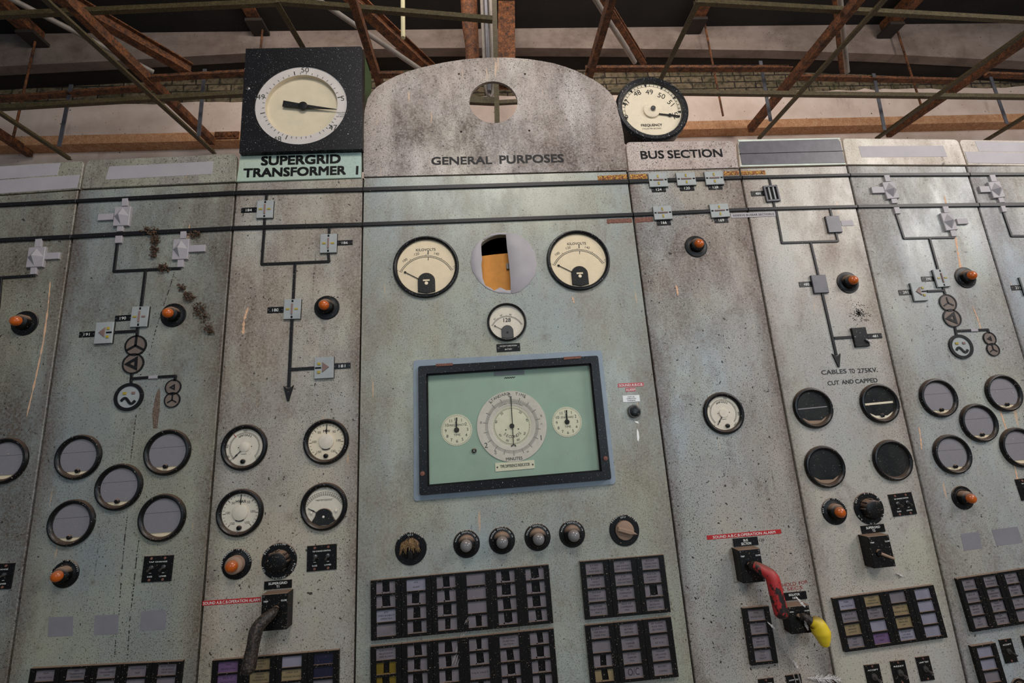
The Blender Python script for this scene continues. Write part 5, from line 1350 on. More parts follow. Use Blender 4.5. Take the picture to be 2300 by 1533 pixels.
# ------------------------------------------------------------------ glazed case of the time difference indicator
def time_case():
    outer = [(928.5,809),(1351.5,786),(1383.5,1086),(929,1125)]
    x, z, w, h, t = rect(outer, .006)
    r = empty('time_indicator_case', x, z, 0, t); tag(r, 'black framed glazed case with three dials, TIME DIFFERENCE INDICATOR, in the middle panel', 'instrument case')
    ct, st = math.cos(t), math.sin(t)
    def loc(p, off):
        q = pix(p, off); a, b = q[0] - x, q[1] - z; return (a * ct + b * st, -a * st + b * ct)
    def quad(c, off): return [loc(p, off) for p in c][::-1]
    oq = quad(outer, .006); fo = quad([(939,822),(1343,798),(1373.5,1076),(942,1112)], .030); fi = quad([(957,839),(1328,815),(1352,1058),(960,1092)], .030)
    inn = quad([(957,839),(1328,815),(1352,1058),(960,1092)], .030)
    def rnd(P, rr):
        out = []
        n = len(P)
        for i in range(n):
            a, c0, b = Vector(P[i - 1]), Vector(P[i]), Vector(P[(i + 1) % n]); d1 = (a - c0).normalized(); d2 = (b - c0).normalized()
            for k in range(5):
                s = k / 4; out.append(tuple(c0 + d1 * rr * (1 - s) ** 2 + d2 * rr * s ** 2))
        return out
    MB().plate_holes(rnd(oq, .016), [inn], 0.0, .006).build('bezel', 'bezel', r, smooth=False)
    m = MB(); m.plate_holes(rnd(fo, .010), [fi], .004, .030); m.build('door_frame', 'black_metal', r, smooth=False)
    pad = [(a * 1.02, b * 1.02) for a, b in inn]
    MB().prism(pad, .0005, .0016).build('back_board', 'green_board', r, smooth=False)
    B = .0016
    lip = MB(); lip.plate_holes([(a * 1.0, b * 1.0) for a, b in fi], [[(a * .984, b * .975) for a, b in fi]], .012, .016); lip.build('glazing_bead', 'indicator_dark', r, smooth=False)
    MB().add([(a * 1.01, b * 1.01, .015) for a, b in fi], [(0, 1, 2, 3)]).build('glass', M['glass_dusty'], r, smooth=False)
    def clock(cpx, name, word1, word2, ha, ma):
        cx, cv = loc(cpx, B); R = crc(cpx, 71 if name == 'l' else 67, 71.5 if name == 'l' else 69, B)[2]
        d = MB(); d.lathe([(R, B), (R, B + .0015), (0, B + .0015)], 40, cx, cv); d.build('small_dial', 'dial_pale', r)
        wz = B + .0022
        k = MB()
        for i in range(1, 13):
            a = math.radians(90 - 30 * i); k.text(str(i), R * .20, cx + R * .70 * math.cos(a), cv + R * .70 * math.sin(a) - R * .10, wz)
        for i in range(60): k.tick(i * 6, R * .90, R * .955, R * .02, wz, cx, cv)
        k.text(word1, R * .135, cx + R * .04, cv + R * .25, wz, width=R * (1.02 if word1[0] == 'F' else .86)); k.text(word2, R * .14, cx + R * .02, cv - R * .38, wz, width=R * .42)
        k.build('dial_markings', 'lettering_grey', r, smooth=False)
        hd = MB(); hd.bar((cx, cv), (cx + R * .02, cv + R * .78), R * .07, B + .003, B + .004); hd.bar((cx, cv), (cx, cv + R * .55), R * .10, B + .004, B + .005)
        hd.lathe([(R * .17, B + .003), (R * .16, B + .006), (R * .09, B + .007), (0, B + .0072)], 18, cx, cv); hd.build('dial_hands', 'lettering_black', r)
    clock((1025.7,965), 'l', 'FREQUENCY', 'TIME', 0, 0)
    clock((1273.5,947), 'r', 'STANDARD', 'TIME', 0, 0)
    cx, cv = loc((1149.8,956), B); R = crc((1149.8,956), 160, 160, B)[2]
    d = MB(); d.lathe([(R, B), (R, B + .004), (R * .60, B + .004), (R * .56, B + .002), (R * .56, B + .0012)], 64, cx, cv); d.f.pop(); d.mi.pop(); d.build('minute_ring', 'dial_pink', r)
    MB().disc(R * .565, B + .0018, 48, cx, cv).build('seconds_dial', 'dial_pale', r)
    k = MB(); wz = B + .0046
    for i in range(180):
        big = i % 10 == 0; k.tick(90 - i * 2, R * .70, R * (.83 if big else .77), R * (.012 if big else .006), wz, cx, cv)
    k.arc(R * .69, R * .695, 0, 360, wz, 64, cx, cv)
    k.arc_text('STANDARD', R * .085, R * .93, 111, wz, cx, cv, step=5.2); k.arc_text('TIME', R * .085, R * .93, 70, wz, cx, cv, step=5.2)
    k.text('0', R * .13, cx - R * .02, cv + R * .83, wz, width=R * .06)
    k.text('1', R * .15, cx + R * .81, cv - R * .46, wz); k.text('2', R * .15, cx - R * .77, cv - R * .56, wz)
    k.text('MINUTES', R * .085, cx, cv - R * .95, wz, bold=.01)
    for s, a in (('½', 0), ('10', 62), ('10', -62), ('20', 128), ('20', 235), ('40', 15), ('40', -128), ('50', 170)):
        q = math.radians(a); k.text(s, R * .05, cx + R * .87 * math.cos(q), cv + R * .87 * math.sin(q), wz, rot=q - math.pi / 2 if a > 0 else q + math.pi / 2)
    wi = B + .0024
    for i in range(100): k.tick(90 - i * 3.6, R * .50, R * .545, R * .005, wi, cx, cv)
    k.arc(R * .495, R * .50, 0, 360, wi, 56, cx, cv)
    for s, a in (('20', 125), ('40', 160), ('60', 212), ('80', 248), ('20', 55), ('40', 20), ('60', -32), ('80', -68)):
        q = math.radians(a); k.text(s, R * .065, cx + R * .44 * math.cos(q), cv + R * .44 * math.sin(q) - R * .02, wi, rot=(q - math.pi / 2) if a < 180 and a > 0 else q + math.pi / 2)
    k.arc_text('SECONDS', R * .085, R * .30, 270, wi, cx, cv, step=15, inside=True)
    k.disc(R * .02, wi, 10, cx - R * .18, cv - R * .10); k.disc(R * .02, wi, 10, cx + R * .18, cv - R * .10)
    k.arc_text('IF THE RED NEEDLE IS ADVANCED THE MEAN FREQUENCY', R * .028, R * .655, 90, wz, cx, cv, step=1.35)
    k.build('dial_markings', 'lettering_grey', r, smooth=False)
    hd = MB(); a, b = loc((1147.5,889), .008), loc((1153.5,999), .008)
    hd.bar(a, b, R * .022, B + .0055, B + .0065); hd.lathe([(R * .07, B + .005), (R * .065, B + .009), (0, B + .0095)], 20, cx, cv)
    hd.arc(R * .045, R * .075, 10, 170, B + .0066, 10, b[0], b[1] - R * .05)
    hd.build('dial_hands', 'lettering_black', r)
    c = [(1112,1039.6),(1200,1032.5),(1201,1051),(1113,1058.6)]; P = [loc(p, B) for p in c][::-1]
    m = MB(); m.prism(P, B, B + .003); m.build('name_plate', 'dial_pale', r, smooth=False)
    m = MB(); a, b = Vector(loc((1123.5,1050.5), B)), Vector(loc((1190,1045), B)); dd = b - a
    m.text('TIME DIFFERENCE INDICATOR', R * .085, a.x, a.y, B + .0034, 'L', math.atan2(dd.y, dd.x), dd.length, .012)
    m.disc(R * .025, B + .0034, 8, *loc((1117,1049), B)); m.disc(R * .025, B + .0034, 8, *loc((1196.5,1042.5), B)); m.build('lettering', 'lettering_grey', r, smooth=False)
    P = [loc(p, .014) for p in [(1110,834),(1178,830),(1178,839.5),(1110,843)]][::-1]; MB().prism(P, B, B + .002).build('maker_plate', 'tape_label', r, smooth=False)
    m = MB(); a = loc((1145,848), B)
    for q in range(9): m.bar((a[0] - .024 + q * .005, a[1] + (.003 if q % 2 else -.002)), (a[0] - .017 + q * .005, a[1] + (-.002 if q % 2 else .003)), .0035, B, B + .0003)
    m.build('scribble', 'pen_black', r, smooth=False)
    m = MB(); a = loc((1065,1011.5), B); m.lathe([(.0105, B), (.0100, B + .006), (.006, B + .009), (0, B + .009)], 18, *a); m.mat(1).text('A', .008, a[0], a[1] - .004, B + .0094); m.build('knob', ['lamp_body', 'lettering_white'], r)
    for c in ([(979,817),(1017,815),(1017,821),(979,823)], [(1266,801.5),(1305,799),(1305,805),(1266,808)]):
        P = [loc(p, .03) for p in c][::-1]; MB().prism(P, .028, .034, .001).build('hinge', 'rust_patch_dull', r, smooth=False)
    for p in ((1360,1029), (949,1063)):
        a = loc(p, .03); MB().lathe([(.010, .030), (.009, .035), (0, .037)], 14, *a).build('catch_knob', 'rust_patch_dull', r)
time_case()

# ------------------------------------------------------------------ alarm window blocks
random.seed(11)
def alarm(c, cols, rows, label, mats, words_=None, broken=None, first_row_off=0.0, name='alarm_panel'):
    """black block of cols x rows legend windows; c is its front, in pixels"""
    x, z, w, h, t = rect(c, .014)
    r = empty(name, x, z, 0, t); tag(r, label, 'alarm panel', 'alarm window blocks')
    cw = w / cols; ch = h / rows
    for i in range(cols):
        u0 = -w / 2 + i * cw
        ww, wh = cw * .63, h * .93 / rows * .84
        holes = []
        for j in range(rows):
            cu, cv = u0 + cw / 2, h / 2 - h * .03 - (j + .47) * h * .945 / rows
            holes.append((cu, cv))
        fr = MB(); m = MB()
        fr.plate_holes([(u0 + .0008, -h/2), (u0 + cw - .0008, -h/2), (u0 + cw - .0008, h/2), (u0 + .0008, h/2)],
                       [[(a - ww/2, b - wh/2), (a + ww/2, b - wh/2), (a + ww/2, b + wh/2), (a - ww/2, b + wh/2)] for a, b in holes], 0, .014)
        fr.box(u0 + .002, u0 + cw - .002, -h/2 + .002, h/2 - .002, 0.0002, .0012)
        col = fr.build('window_frame', 'bakelite', r, smooth=False)
        for j, (a, b) in enumerate(holes):
            mt = mats[i][j] if isinstance(mats[0], (list, tuple)) else mats[j % len(mats)]
            p = MB(); bt = broken and broken[i][j]
            g0, g1 = .006, .0085
            if not bt: p.box(a - ww/2, a + ww/2, b - wh/2, b + wh/2, g0, g1)
            else:
                lw = random.uniform(.26, .38) * ww; rw = random.uniform(.26, .36) * ww; lo = random.uniform(.02, .16) * wh
                p.prism([(a - ww/2, b - wh/2), (a - ww/2 + lw * random.uniform(.9, 1.15), b - wh/2), (a - ww/2 + lw, b + wh/2), (a - ww/2, b + wh/2)], g0, g1, 0, True)
                p.prism([(a + ww/2 - rw * random.uniform(.85, 1.1), b - wh/2), (a + ww/2, b - wh/2), (a + ww/2, b + wh/2), (a + ww/2 - rw, b + wh/2)], g0, g1, 0, True)
                p.prism([(a - ww/2 + lw * .9, b - wh/2), (a + ww/2 - rw * .9, b - wh/2), (a + ww/2 - rw * .9, b - wh/2 + lo * random.uniform(.3, 1.2)), (a, b - wh/2 + lo * .5), (a - ww/2 + lw * .9, b - wh/2 + lo)], g0, g1, 0, True)
            tx = words_ and words_[i][j]
            if tx and not bt:
                p.mat(1); L = tx.split('|'); n = len(L)
                if tx == 'O/C': p.text('O/C', wh * .62, a, b - wh * .30, g1 + .0003, width=ww * .62)
                else:
                    for q, s in enumerate(L):
                        p.text(s, wh * .15, a, b + wh * (.5 - (q + .5) / n) * .80 - wh * .075, g1 + .0003, width=ww * min(.88, .068 * len(s)))
            p.build('legend_window', [mt, 'legend_text'], col, smooth=False)
    return r
g = 'window_grey'
X, _ = 1, 0
DL_w = [[None, None, 'BTE|TIMED RUNBACK|OPERATING', None], ['MTR|ALARM', None, None, None], [None] * 4, [None, None, None, None], [None] * 4, [None] * 4]
DL_b = [[X, X, _, _], [_, X, X, X], [X, X, X, X], [_, _, _, X], [X, X, X, X], [X, X, X, X]]
alarm([(832.6,1303.5),(1233,1267.5),(1243,1398.5),(832,1439)], 6, 4, 'upper alarm block of six columns under the clear lamps, most of its windows broken',
      [[g, g, 'window_blue', g], ['window_blue', g, g, g], [g]*4, [g]*4, [g]*4, [g]*4], DL_w, DL_b)
DL2_w = [['SUBSTATION|RELAY ROOM|FIRE ALARM', None, None, None], [None]*4, [None]*4, [None, None, 'P.A.X. FAULT', None], ['50V ALARMS|FUSE FAIL|SECTION 1', None, None, None], [None]*4]
DL2_b = [[_, X, X, X], [X]*4, [X]*4, [X, X, _, X], [_, X, X, X], [X]*4]
alarm([(832,1451.5),(1244,1411.5),(1255,1545),(831.5,1592)], 6, 4, 'lower alarm block of six columns with yellow broken windows at its left',
      [[g, 'window_yellow', 'window_yellow', g], [g]*4, [g]*4, [g]*4, [g]*4, [g]*4], DL2_w, DL2_b)
DR_w = [['BUS BAR|FAULT|MAIN BAR 1', 'BUS BAR|FAULT|MAIN BAR 2', 'BUS BAR|FAULT|RESERVE BAR 1', 'BUS BAR|FAULT RESERVE|BAR 2'],
        ['H.P.|AIR SYSTEM|LOW AIR PRESS.', 'L.P.|AIR SYSTEM|LOW AIR PRESS.', 'NO.1 AIR|COMPRESSOR|FAIL', 'NO.2 AIR|COMPRESSOR|FAIL'],
        ['BUS BAR|PROTECTION|DEFECTIVE', 'A.B.C.B.|AUXILIARY|SUPPLY', None, 'INCOMING|AUXILIARY|SUPPLY FAIL']]
alarm([(1302,1260),(1491,1246),(1507,1373),(1314.4,1392.5)], 3, 4, 'upper alarm block of three columns, first window reading BUS BAR FAULT MAIN BAR 1', [[g]*4, [g]*4, [g]*4], DR_w, [[_]*4, [_]*4, [_, _, X, _]])
DR2_w = [['BUSBAR PROTN|TRIP RELAY|FUSE FAIL', None, None, None], ['110 VOLT|BATTERY|EARTHED', '110 VOLT|CHARGER|FAIL', '50 VOLT|CHARGER|FAIL', 'O/C'], ['50V ALARMS|FUSE FAIL|SECTION 2', 'SUBSTATION|AT C.R.', 'CHARGER|AIR COND.|COMMON', 'BATTERY|CONTROL']]
alarm([(1314.4,1404),(1508.7,1385),(1524,1519),(1326,1541)], 3, 4, 'lower alarm block of three columns, one window scrawled O/C', [[g, g, g, 'window_tan'], [g]*4, [g]*4], DR2_w, [[_, _, X, X], [_]*4, [_]*4])
alarm([(473,1483),(759.4,1459.5),(762,1584),(471,1612)], 4, 4, 'alarm block with purple, tan and navy windows under the SUPERGRID T1 handle',
      [['window_purple', 'window_purple', g, g], ['window_tan', 'window_tan', g, g], ['window_blue', 'window_tan', g, g], ['window_navy', 'window_navy', g, g]],
      [['MAIN|PROTECTION', 'BACK UP|PROTECTION', None, None], ['TRANS.|BUCHHOLZ|GAS', 'TRANS.|WINDING|TEMPERATURE', None, None], [None, 'CABLE GAS|PRESSURE FALLING', None, None], [None]*4])
alarm([(59,1501.5),(404,1485),(402,1612),(54,1632)], 5, 4, 'alarm block at the foot of the photo on the left panel, five columns',
      [[g]*4]*5, [['MAIN|PROTECTION', None, None, None], ['GEN.|TRANSFORMER|BUCHHOLZ', None, None, None], ['GEN.|TRANSFORMER|TEMP.', None, None, None], ['TRANSFORMER|TRIP', None, None, None], ['AUX. TRANS.|OIL & WDG|TEMP. HIGH', None, None, None]])
alarm([(1668,1366),(1728,1359.7),(1748,1489),(1687,1494)], 1, 4, 'single column alarm block of four windows beside the red handle', [[g]*4], [['MAIN|PROTECTION', 'COMPRESSOR|CIRCUIT|FAULT', 'AIR OR|BREAKER|LOCKOUT', 'TRIP|CCT|FAULTY']])
alarm([(1874.4,1342.5),(2102,1313.5),(2124.4,1430.4),(1895,1465.7)], 4, 4, 'alarm block of four columns under the black switch box without a handle',
      [['window_blue', g, 'window_tan', g], ['window_tan', g, 'window_blue', 'window_purple'], [g, 'window_tan', 'window_tan', 'window_blue'], ['window_blue']*4],
      [['MAIN|PROTECTION', 'BACK UP|PROTECTION', 'AIR OR|BREAKER|LOCKOUT', 'TRIP|CCT|FAULTY'], ['TRANS.|WINDING|TEMPERATURE', 'TRANS.|BUCHHOLZ|GAS', None, 'BUCHHOLZ|TRIP'], [None, 'CABLE GAS|PRESSURE FALLING', 'CABLE GAS|PRESSURE|LOW', 'INTERTRIP|CCT AND|PROTECTION'], [None]*4])
alarm([(2155,1299.5),(2345,1270),(2372,1389),(2179,1419)], 4, 4, 'alarm block cut by the right edge of the photo', [[g]*4]*4,
      [['MAIN|PROTECTION', 'BACK UP|PROTECTION', 'AIR OR|BREAKER|LOCKOUT', 'TRIP|CCT|FAULTY'], ['GEN.|TRANSFORMER|BUCHHOLZ', 'GEN.|TRANSFORMER|WINDING', 'TRANS.|BUCHHOLZ|GAS', 'GEN.|TRANSFORMER|TEMP.'], ['AUX.|TRANSFORMER|FAULT', 'TRANS.|BUCHHOLZ|TRIP', 'OIL|PUMP FAIL', None], [None]*4])
alarm([(2185,1450.5),(2239,1443),(2269,1562),(2213,1572)], 1, 4, 'single column alarm block of blank windows at the lower right', [['window_blue', 'window_blue', g, g]], None)

# ------------------------------------------------------------------ trip switches with pistol grips
def switch_box(lab_c, front, label, name_rows, left_word, right_word, handle, depth=.05):
    x, z, w, h, t = rect(front, depth)
    r = empty('trip_switch', x, z, 0, t); tag(r, label, 'switch', 'trip and close switches')
    ct, st = math.cos(t), math.sin(t)
    def loc(p, off):
        q = pix(p, off); a, b = q[0] - x, q[1] - z; return (a * ct + b * st, -a * st + b * ct)
    MB().box(-w/2, w/2, -h/2, h/2, 0, depth, .0016).build('box', 'bakelite', r, smooth=False)
    lx, lz, lw, lh, lt = rect(lab_c, .004); a, b = lx - x, lz - z; a, b = a * ct + b * st, -a * st + b * ct
    MB().box(a - lw/2, a + lw/2, b - lh/2, b + lh/2, 0, .004, .0005).build('label_plate', 'bakelite_clean', r, smooth=False)
    m = MB(); n = len(name_rows)
    for i, (s, fr) in enumerate(name_rows): m.text(s, lh * (.30 if n < 3 else .2), a, b + lh * (.5 - (i + .5) / n) * .8 - lh * .15, .0044, width=lw * fr, bold=.012)
    e = depth + .0004
    m.text(left_word, h * .045, -w * .34, h * .28, e, width=w * .18, bold=.015); m.text(right_word, h * .045, w * .36, h * .28, e, width=w * .22, bold=.015)
    m.build('lettering', 'lettering_white', r, smooth=False)
    for u, v in ((-.42, .44), (.42, .44), (.42, -.44)): MB().lathe([(w * .045, depth), (w * .04, depth + .002), (0, depth + .0024)], 10, u * w, v * h).build('screw', 'chrome', r)
    handle(r, loc, w, h, depth)
def grip(path, rads, mat, neck=None, squash=.92):
    def f(r, loc, w, h, d):
        P = [(*loc(p, wv), wv) for p, wv in path]
        p0 = P[0]
        MB().lathe([(w * .14, d - .004), (w * .13, d + .012), (w * .10, d + .016), (0, d + .016)], 18, p0[0], p0[1]).build('spindle', 'lamp_body', r)
        # smooth the path
        Q, RR = [], []
        for i in range(len(P) - 1):
            for k in range(5):
                s = k / 5
                a, b, c, e = (Vector(P[max(i - 1, 0)]), Vector(P[i]), Vector(P[i + 1]), Vector(P[min(i + 2, len(P) - 1)]))
                Q.append(.5 * ((2 * b) + (c - a) * s + (2 * a - 5 * b + 4 * c - e) * s * s + (3 * b - a - 3 * c + e) * s ** 3)); RR.append(rads[i] * (1 - s) + rads[i + 1] * s)
        Q.append(Vector(P[-1])); RR.append(rads[-1])
        d_ = (Q[-1] - Q[-2]).normalized(); e = RR[-1]
        for s, k in ((.35, .88), (.6, .6), (.7, .2)): Q.append(Vector(P[-1]) + d_ * e * s); RR.append(e * k)
        if neck:
            MB().tube(Q[:neck * 5 + 1], RR[:neck * 5 + 1], 18, True, squash).build('handle_neck', 'handle_dark', r, angle=60)
            Q, RR = Q[neck * 5:], RR[neck * 5:]
        MB().tube(Q, RR, 18, True, squash).build('handle', mat, r, angle=60)
    return f
def lever(r, loc, w, h, d):
    a, b = (*loc((1980, 1243), d + .01), d + .008), (*loc((2008, 1254), d + .02), d + .022)
    MB().lathe([(w * .16, d - .002), (w * .15, d + .006), (0, d + .007)], 18, a[0], a[1]).build('spindle', 'lamp_body', r)
    MB().tube([a, b], [.006, .005], 8).build('broken_stub', 'lamp_body_dusty', r)
D_ = .05
switch_box([(593,1305.5),(655,1301),(655,1319.5),(593,1324)], [(587.5,1335),(646.7,1330.5),(643.6,1412.6),(585,1418)], 'black SUPERGRID T1 trip switch with a long dark pistol grip', [('SUPERGRID', .68), ('T1', .10)], 'TRIP', 'CLOSE',
           grip([((618,1369), D_ + .005), ((612,1376), D_ + .03), ((592,1393), D_ + .05), ((576,1414), D_ + .062), ((568,1450), D_ + .068), ((558,1500), D_ + .070)], [.013, .019, .023, .025, .023, .027], 'handle_dark'))
switch_box([(1646.6,1208.7),(1701.7,1204.7),(1704,1223),(1648.7,1227.7)], [(1658.6,1234.7),(1709.5,1230.8),(1716.5,1305),(1669,1310.4)], 'black BUS SECTION trip switch with a worn red pistol grip', [('BUS', .18), ('SECTION', .40)], 'TRIP', 'CLOSE',
           grip([((1686,1270), D_ + .005), ((1695,1270), D_ + .03), ((1716,1281), D_ + .05), ((1734,1297), D_ + .062), ((1744,1335), D_ + .068), ((1755,1376), D_ + .070)], [.012, .018, .022, .026, .026, .027], 'handle_red', 1))
switch_box([(1755.7,1332),(1811,1326),(1813,1344),(1758,1349.5)], [(1771,1362.6),(1821,1357),(1823.5,1420),(1776.5,1424)], 'black ISOLATOR 169 switch with a pear shaped yellow handle', [('ISOLATOR', .44), ('169', .17)], 'OPEN', 'CLOSE',
           grip([((1797,1386), D_ + .005), ((1806,1383), D_ + .02), ((1822,1394), D_ + .03), ((1834,1400), D_ + .034), ((1845,1420), D_ + .036), ((1852,1444), D_ + .038)], [.010, .011, .017, .030, .033, .018], 'handle_yellow', 2))
switch_box([(1934,1180.5),(1986,1176),(1989,1194),(1937,1198)], [(1949.6,1204.7),(1998,1200),(2011,1271),(1962.6,1276.5)], 'black trip switch box whose handle is missing, under the second rotary switch', [('SUPERGRID', .60), ('T2', .12)], 'TRIP', 'CLOSE', lever)

# ------------------------------------------------------------------ small reset switches at the foot
def small_switch(c, label, word):
    x, z, w, h, t = rect(c, .004)
    r = empty('toggle_switch', x, z, 0, t); tag(r, label, 'switch', 'small toggle switch plates')
    MB().box(-w/2, w/2, -h/2, h/2, 0, .004, .0005).build('plate', 'bakelite', r, smooth=False)
    m = MB(); m.text(word, h * .06, 0, h * .24, .0046, width=w * min(.7, .14 * len(word)), bold=.012); m.build('lettering', 'lettering_white', r, smooth=False)
    k = MB(); k.lathe([(w * .20, .004), (w * .18, .008), (0, .009)], 14, 0, -h * .02); k.tube([(0, -h * .02, .007), (w * .06, -h * .08, .022), (w * .10, -h * .14, .028)], [w * .06, w * .08, w * .12], 8); k.build('toggle', 'chrome', r)
    for v in (.42, -.42): MB().lathe([(w * .06, .004), (w * .05, .006), (0, .0064)], 10, 0, v * h).build('screw', 'rust_patch_dull', r)
small_switch([(1942,1493),(1975.5,1489.5),(1985,1543),(1951,1547)], 'small toggle plate reading ACCEPT, first of three at the foot', 'ACCEPT')
small_switch([(2001,1484.5),(2033,1481),(2043,1534),(2010,1538)], 'small toggle plate reading RESET, second of three at the foot', 'RESET')
small_switch([(2059,1475.5),(2089,1471.5),(2098,1525.7),(2067.8,1530)], 'small toggle plate reading LAMP TEST, third of three at the foot', 'LAMP TEST')
small_switch([(2247,1435.6),(2275,1432.5),(2283.5,1485),(2257,1490.4)], 'small toggle plate reading ACCEPT, right of the blank alarm column', 'ACCEPT')
small_switch([(2296.6,1427),(2324,1423.5),(2334,1475),(2306,1480)], 'small toggle plate reading RESET, cut by the lower right edge', 'RESET')
small_switch([(1703.5,1524.5),(1738,1520.5),(1745,1572),(1711,1576)], 'small toggle plate cut at the foot of the photo, under the single column alarm block', 'ACCEPT')
small_switch([(1766,1516),(1799,1511.5),(1807,1563),(1774,1568)], 'small toggle plate at the foot of the photo, below the yellow handle', 'LAMP TEST')
lamp((2292,1545), 40, 46, (2300,1546), 'dark round lamp base at the lower right corner', 'clear_lens', None)

# ------------------------------------------------------------------ rust where plates were glued, moss, feathers, cobweb, droppings
def patch(c, mat, label):
    x, z, w, h, t = rect(c, .001); r = MB(); random.seed(int(c[0][0]))
    nx, ny = 26, 6; V = []; Fc = []
    for j in range(ny + 1):
        for i in range(nx + 1):
            e = min(i, nx - i, j, ny - j)
            V.append((-w/2 + w * i / nx + (random.uniform(-1, 1) * w * .01), -h/2 + h * j / ny + random.uniform(-1, 1) * h * .06, .0002 if e == 0 else random.uniform(.001, .0032)))
    for j in range(ny):
        for i in range(nx):
            a = j * (nx + 1) + i; Fc.append((a, a + 1, a + nx + 2, a + nx + 1))
    o = r.add(V, Fc).build('rust_patch', mat, None); o.location = (x, 0, z); o.rotation_euler = (0, -t, 0)
    tag(o, label, 'rust patch', 'rusty patches left by removed plates')
patch([(1342,395),(1408,390.5),(1409,402),(1343,405)], 'rust_patch', 'yellow rust patch just under the GENERAL PURPOSES header at its right')
patch([(1414,391.5),(1453,389.5),(1455,401.5),(1416,403)], 'rust_patch', 'brown rust patch left of indicator 124')
patch([(1625,385),(1659,383),(1661,392.5),(1626,394)], 'rust_patch', 'brown rust patch right of indicator 128')
patch([(1664.5,384),(1719,382),(1720,391.5),(1666,392.5)], 'rust_patch', 'orange rust patch at the top left of the panel with the dark header')
patch([(1362,492),(1419,489),(1420,499.5),(1364,502)], 'rust_patch_dull', 'dull red rust patch under the lower bus bar on the middle panel')
patch([(1425,489),(1466,486.5),(1467,497.5),(1427,500)], 'rust_patch_dull', 'dull red rust patch left of indicator 166')

def moss(seed, spots, label):
    random.seed(seed); p0 = pix(spots[0][0]); r = MB()
    for (px, py), rad, n in spots:
        c = Vector(pix((px, py))) - Vector(p0); R = rad / F * 2.5
        for i in range(n):
            a = random.uniform(0, 6.28); d = R * random.random() ** .7
            u, v, w = c.x + d * math.cos(a), c.y + d * math.sin(a), random.uniform(.001, .016)
            L = random.uniform(.004, .014); b = random.uniform(0, 6.28)
            if random.random() < .55: r.lathe([(L * .25, w - L * .2), (L * .42, w), (L * .25, w + L * .2), (0, w + L * .3)], 5, u, v)
            else: r.tube([(u, v, max(w - .002, .001)), (u + L * .6 * math.cos(b), v + L * .6 * math.sin(b), w + .003), (u + L * 1.3 * math.cos(b + .4), v + L * 1.3 * math.sin(b + .4), max(w - .003, .001))], [.0013, .0011, .0005], 4)
    o = r.build('dry_moss', 'debris', None); o.location = (p0[0], 0, p0[1])
    tag(o, label, 'moss', 'clumps of dry moss on the left panel', 'stuff')
moss(1, [((330,520), 9, 40), ((347,522), 9, 60), ((352,540), 9, 70), ((350,560), 7, 50), ((347,575), 5, 30)], 'clump of dry moss hanging over the lower bus bar on the left panel')
moss(2, [((438,529), 9, 40), ((448,526), 5, 16)], 'small tuft of dry grass beside the grey cover on the left panel')
moss(3, [((372,602), 9, 50), ((362,601), 6, 24)], 'little heap of dry moss on the mimic line below the covers')
moss(4, [((410,646), 8, 36), ((424,666), 9, 46), ((432,672), 6, 26)], 'dry moss stuck above the lamp beside plate 190')
moss(5, [((448,695), 12, 60), ((462,712), 10, 40), ((470,735), 9, 36), ((476,745), 6, 20)], 'dry moss stuck right of the lamp beside plate 190')

def flat_mark(name, poly, mat, label, cat, w=.0006):
    P = [Vector(pix(p)) for p in poly]; m = sum(P, Vector((0, 0))) / len(P)
    o = MB().prism([tuple(p - m) for p in P], 0, w).build(name, mat, None, smooth=False); o.location = (m.x, 0, m.y); tag(o, label, cat)
flat_mark('rust_streak', [(357,872),(360,880),(359,920),(353,962),(344,962),(342,930),(347,900),(352,880)], 'brown_streak', 'tapering brown rust streak between the generator circle and the small star circle on the left', 'rust streak')
for p, lab in (([(1430,962),(1434,968),(1436,982),(1434,991),(1431,988),(1430,975)], 'white dropping on the middle panel well below the push button'), ([(1425,945),(1433,946),(1435,951),(1428,949)], 'small white dropping just below the push button')):
    flat_mark('dropping', p, 'droppings', lab, 'dropping', .0012)
def fluff(seed, c, L, rot, label, n=60):
    random.seed(seed); p = pix(c, .07); r = MB(); L = L / F * 2.4; ct, st = math.cos(rot), math.sin(rot)
    r.tube([(-L * .5 * ct, -L * .5 * st, 0), (0, 0, .003), (L * .5 * ct, L * .5 * st, 0)], [.0012, .001, .0004], 5)
    for i in range(n):
        s = random.uniform(-.45, .5); a = rot + random.choice((-1, 1)) * random.uniform(.4, .9); k = L * .26 * (1 - abs(s) * 1.2) * random.uniform(.6, 1)
        u, v = s * L * ct, s * L * st
        r.tube([(u, v, 0), (u + k * .6 * math.cos(a), v + k * .6 * math.sin(a), random.uniform(-.002, .004)), (u + k * math.cos(a * .98), v + k * math.sin(a), random.uniform(-.003, .005))], [.0012, .0012, .0004], 4)
    o = r.build('feather', 'feather', None); return o, p, lab_(o, label)
def lab_(o, label): return tag(o, label, 'feather', 'white feathers caught on the panels')
for seed, c, L, rot, off, label in ((1, (1797,1350), 20, -.9, .075, 'small white feather lying on top of the ISOLATOR 169 switch box'), (2, (1731,1403), 14, -.8, .016, 'small white feather on the single column alarm block'),
        (3, (1782,1486), 20, -1.0, .012, 'white feather caught in the cobweb below the red handle'), (4, (1850,1523), 56, -.12, .006, 'long white feather at the foot of the photo below the yellow handle'),
        (5, (1951,765), 13, -.7, .016, 'white fluff on the black indicator beside plate 481'), (6, (2020,1290), 12, -.5, .004, 'white fluff below the trip switch without a handle'), (7, (1810,1400), 18, -1.4, .060, 'grey fluff hanging from the yellow handle')):
    o, p, q = fluff(seed, c, L, rot, label); p = pix(c, off); o.location = (p[0], -off, p[1])
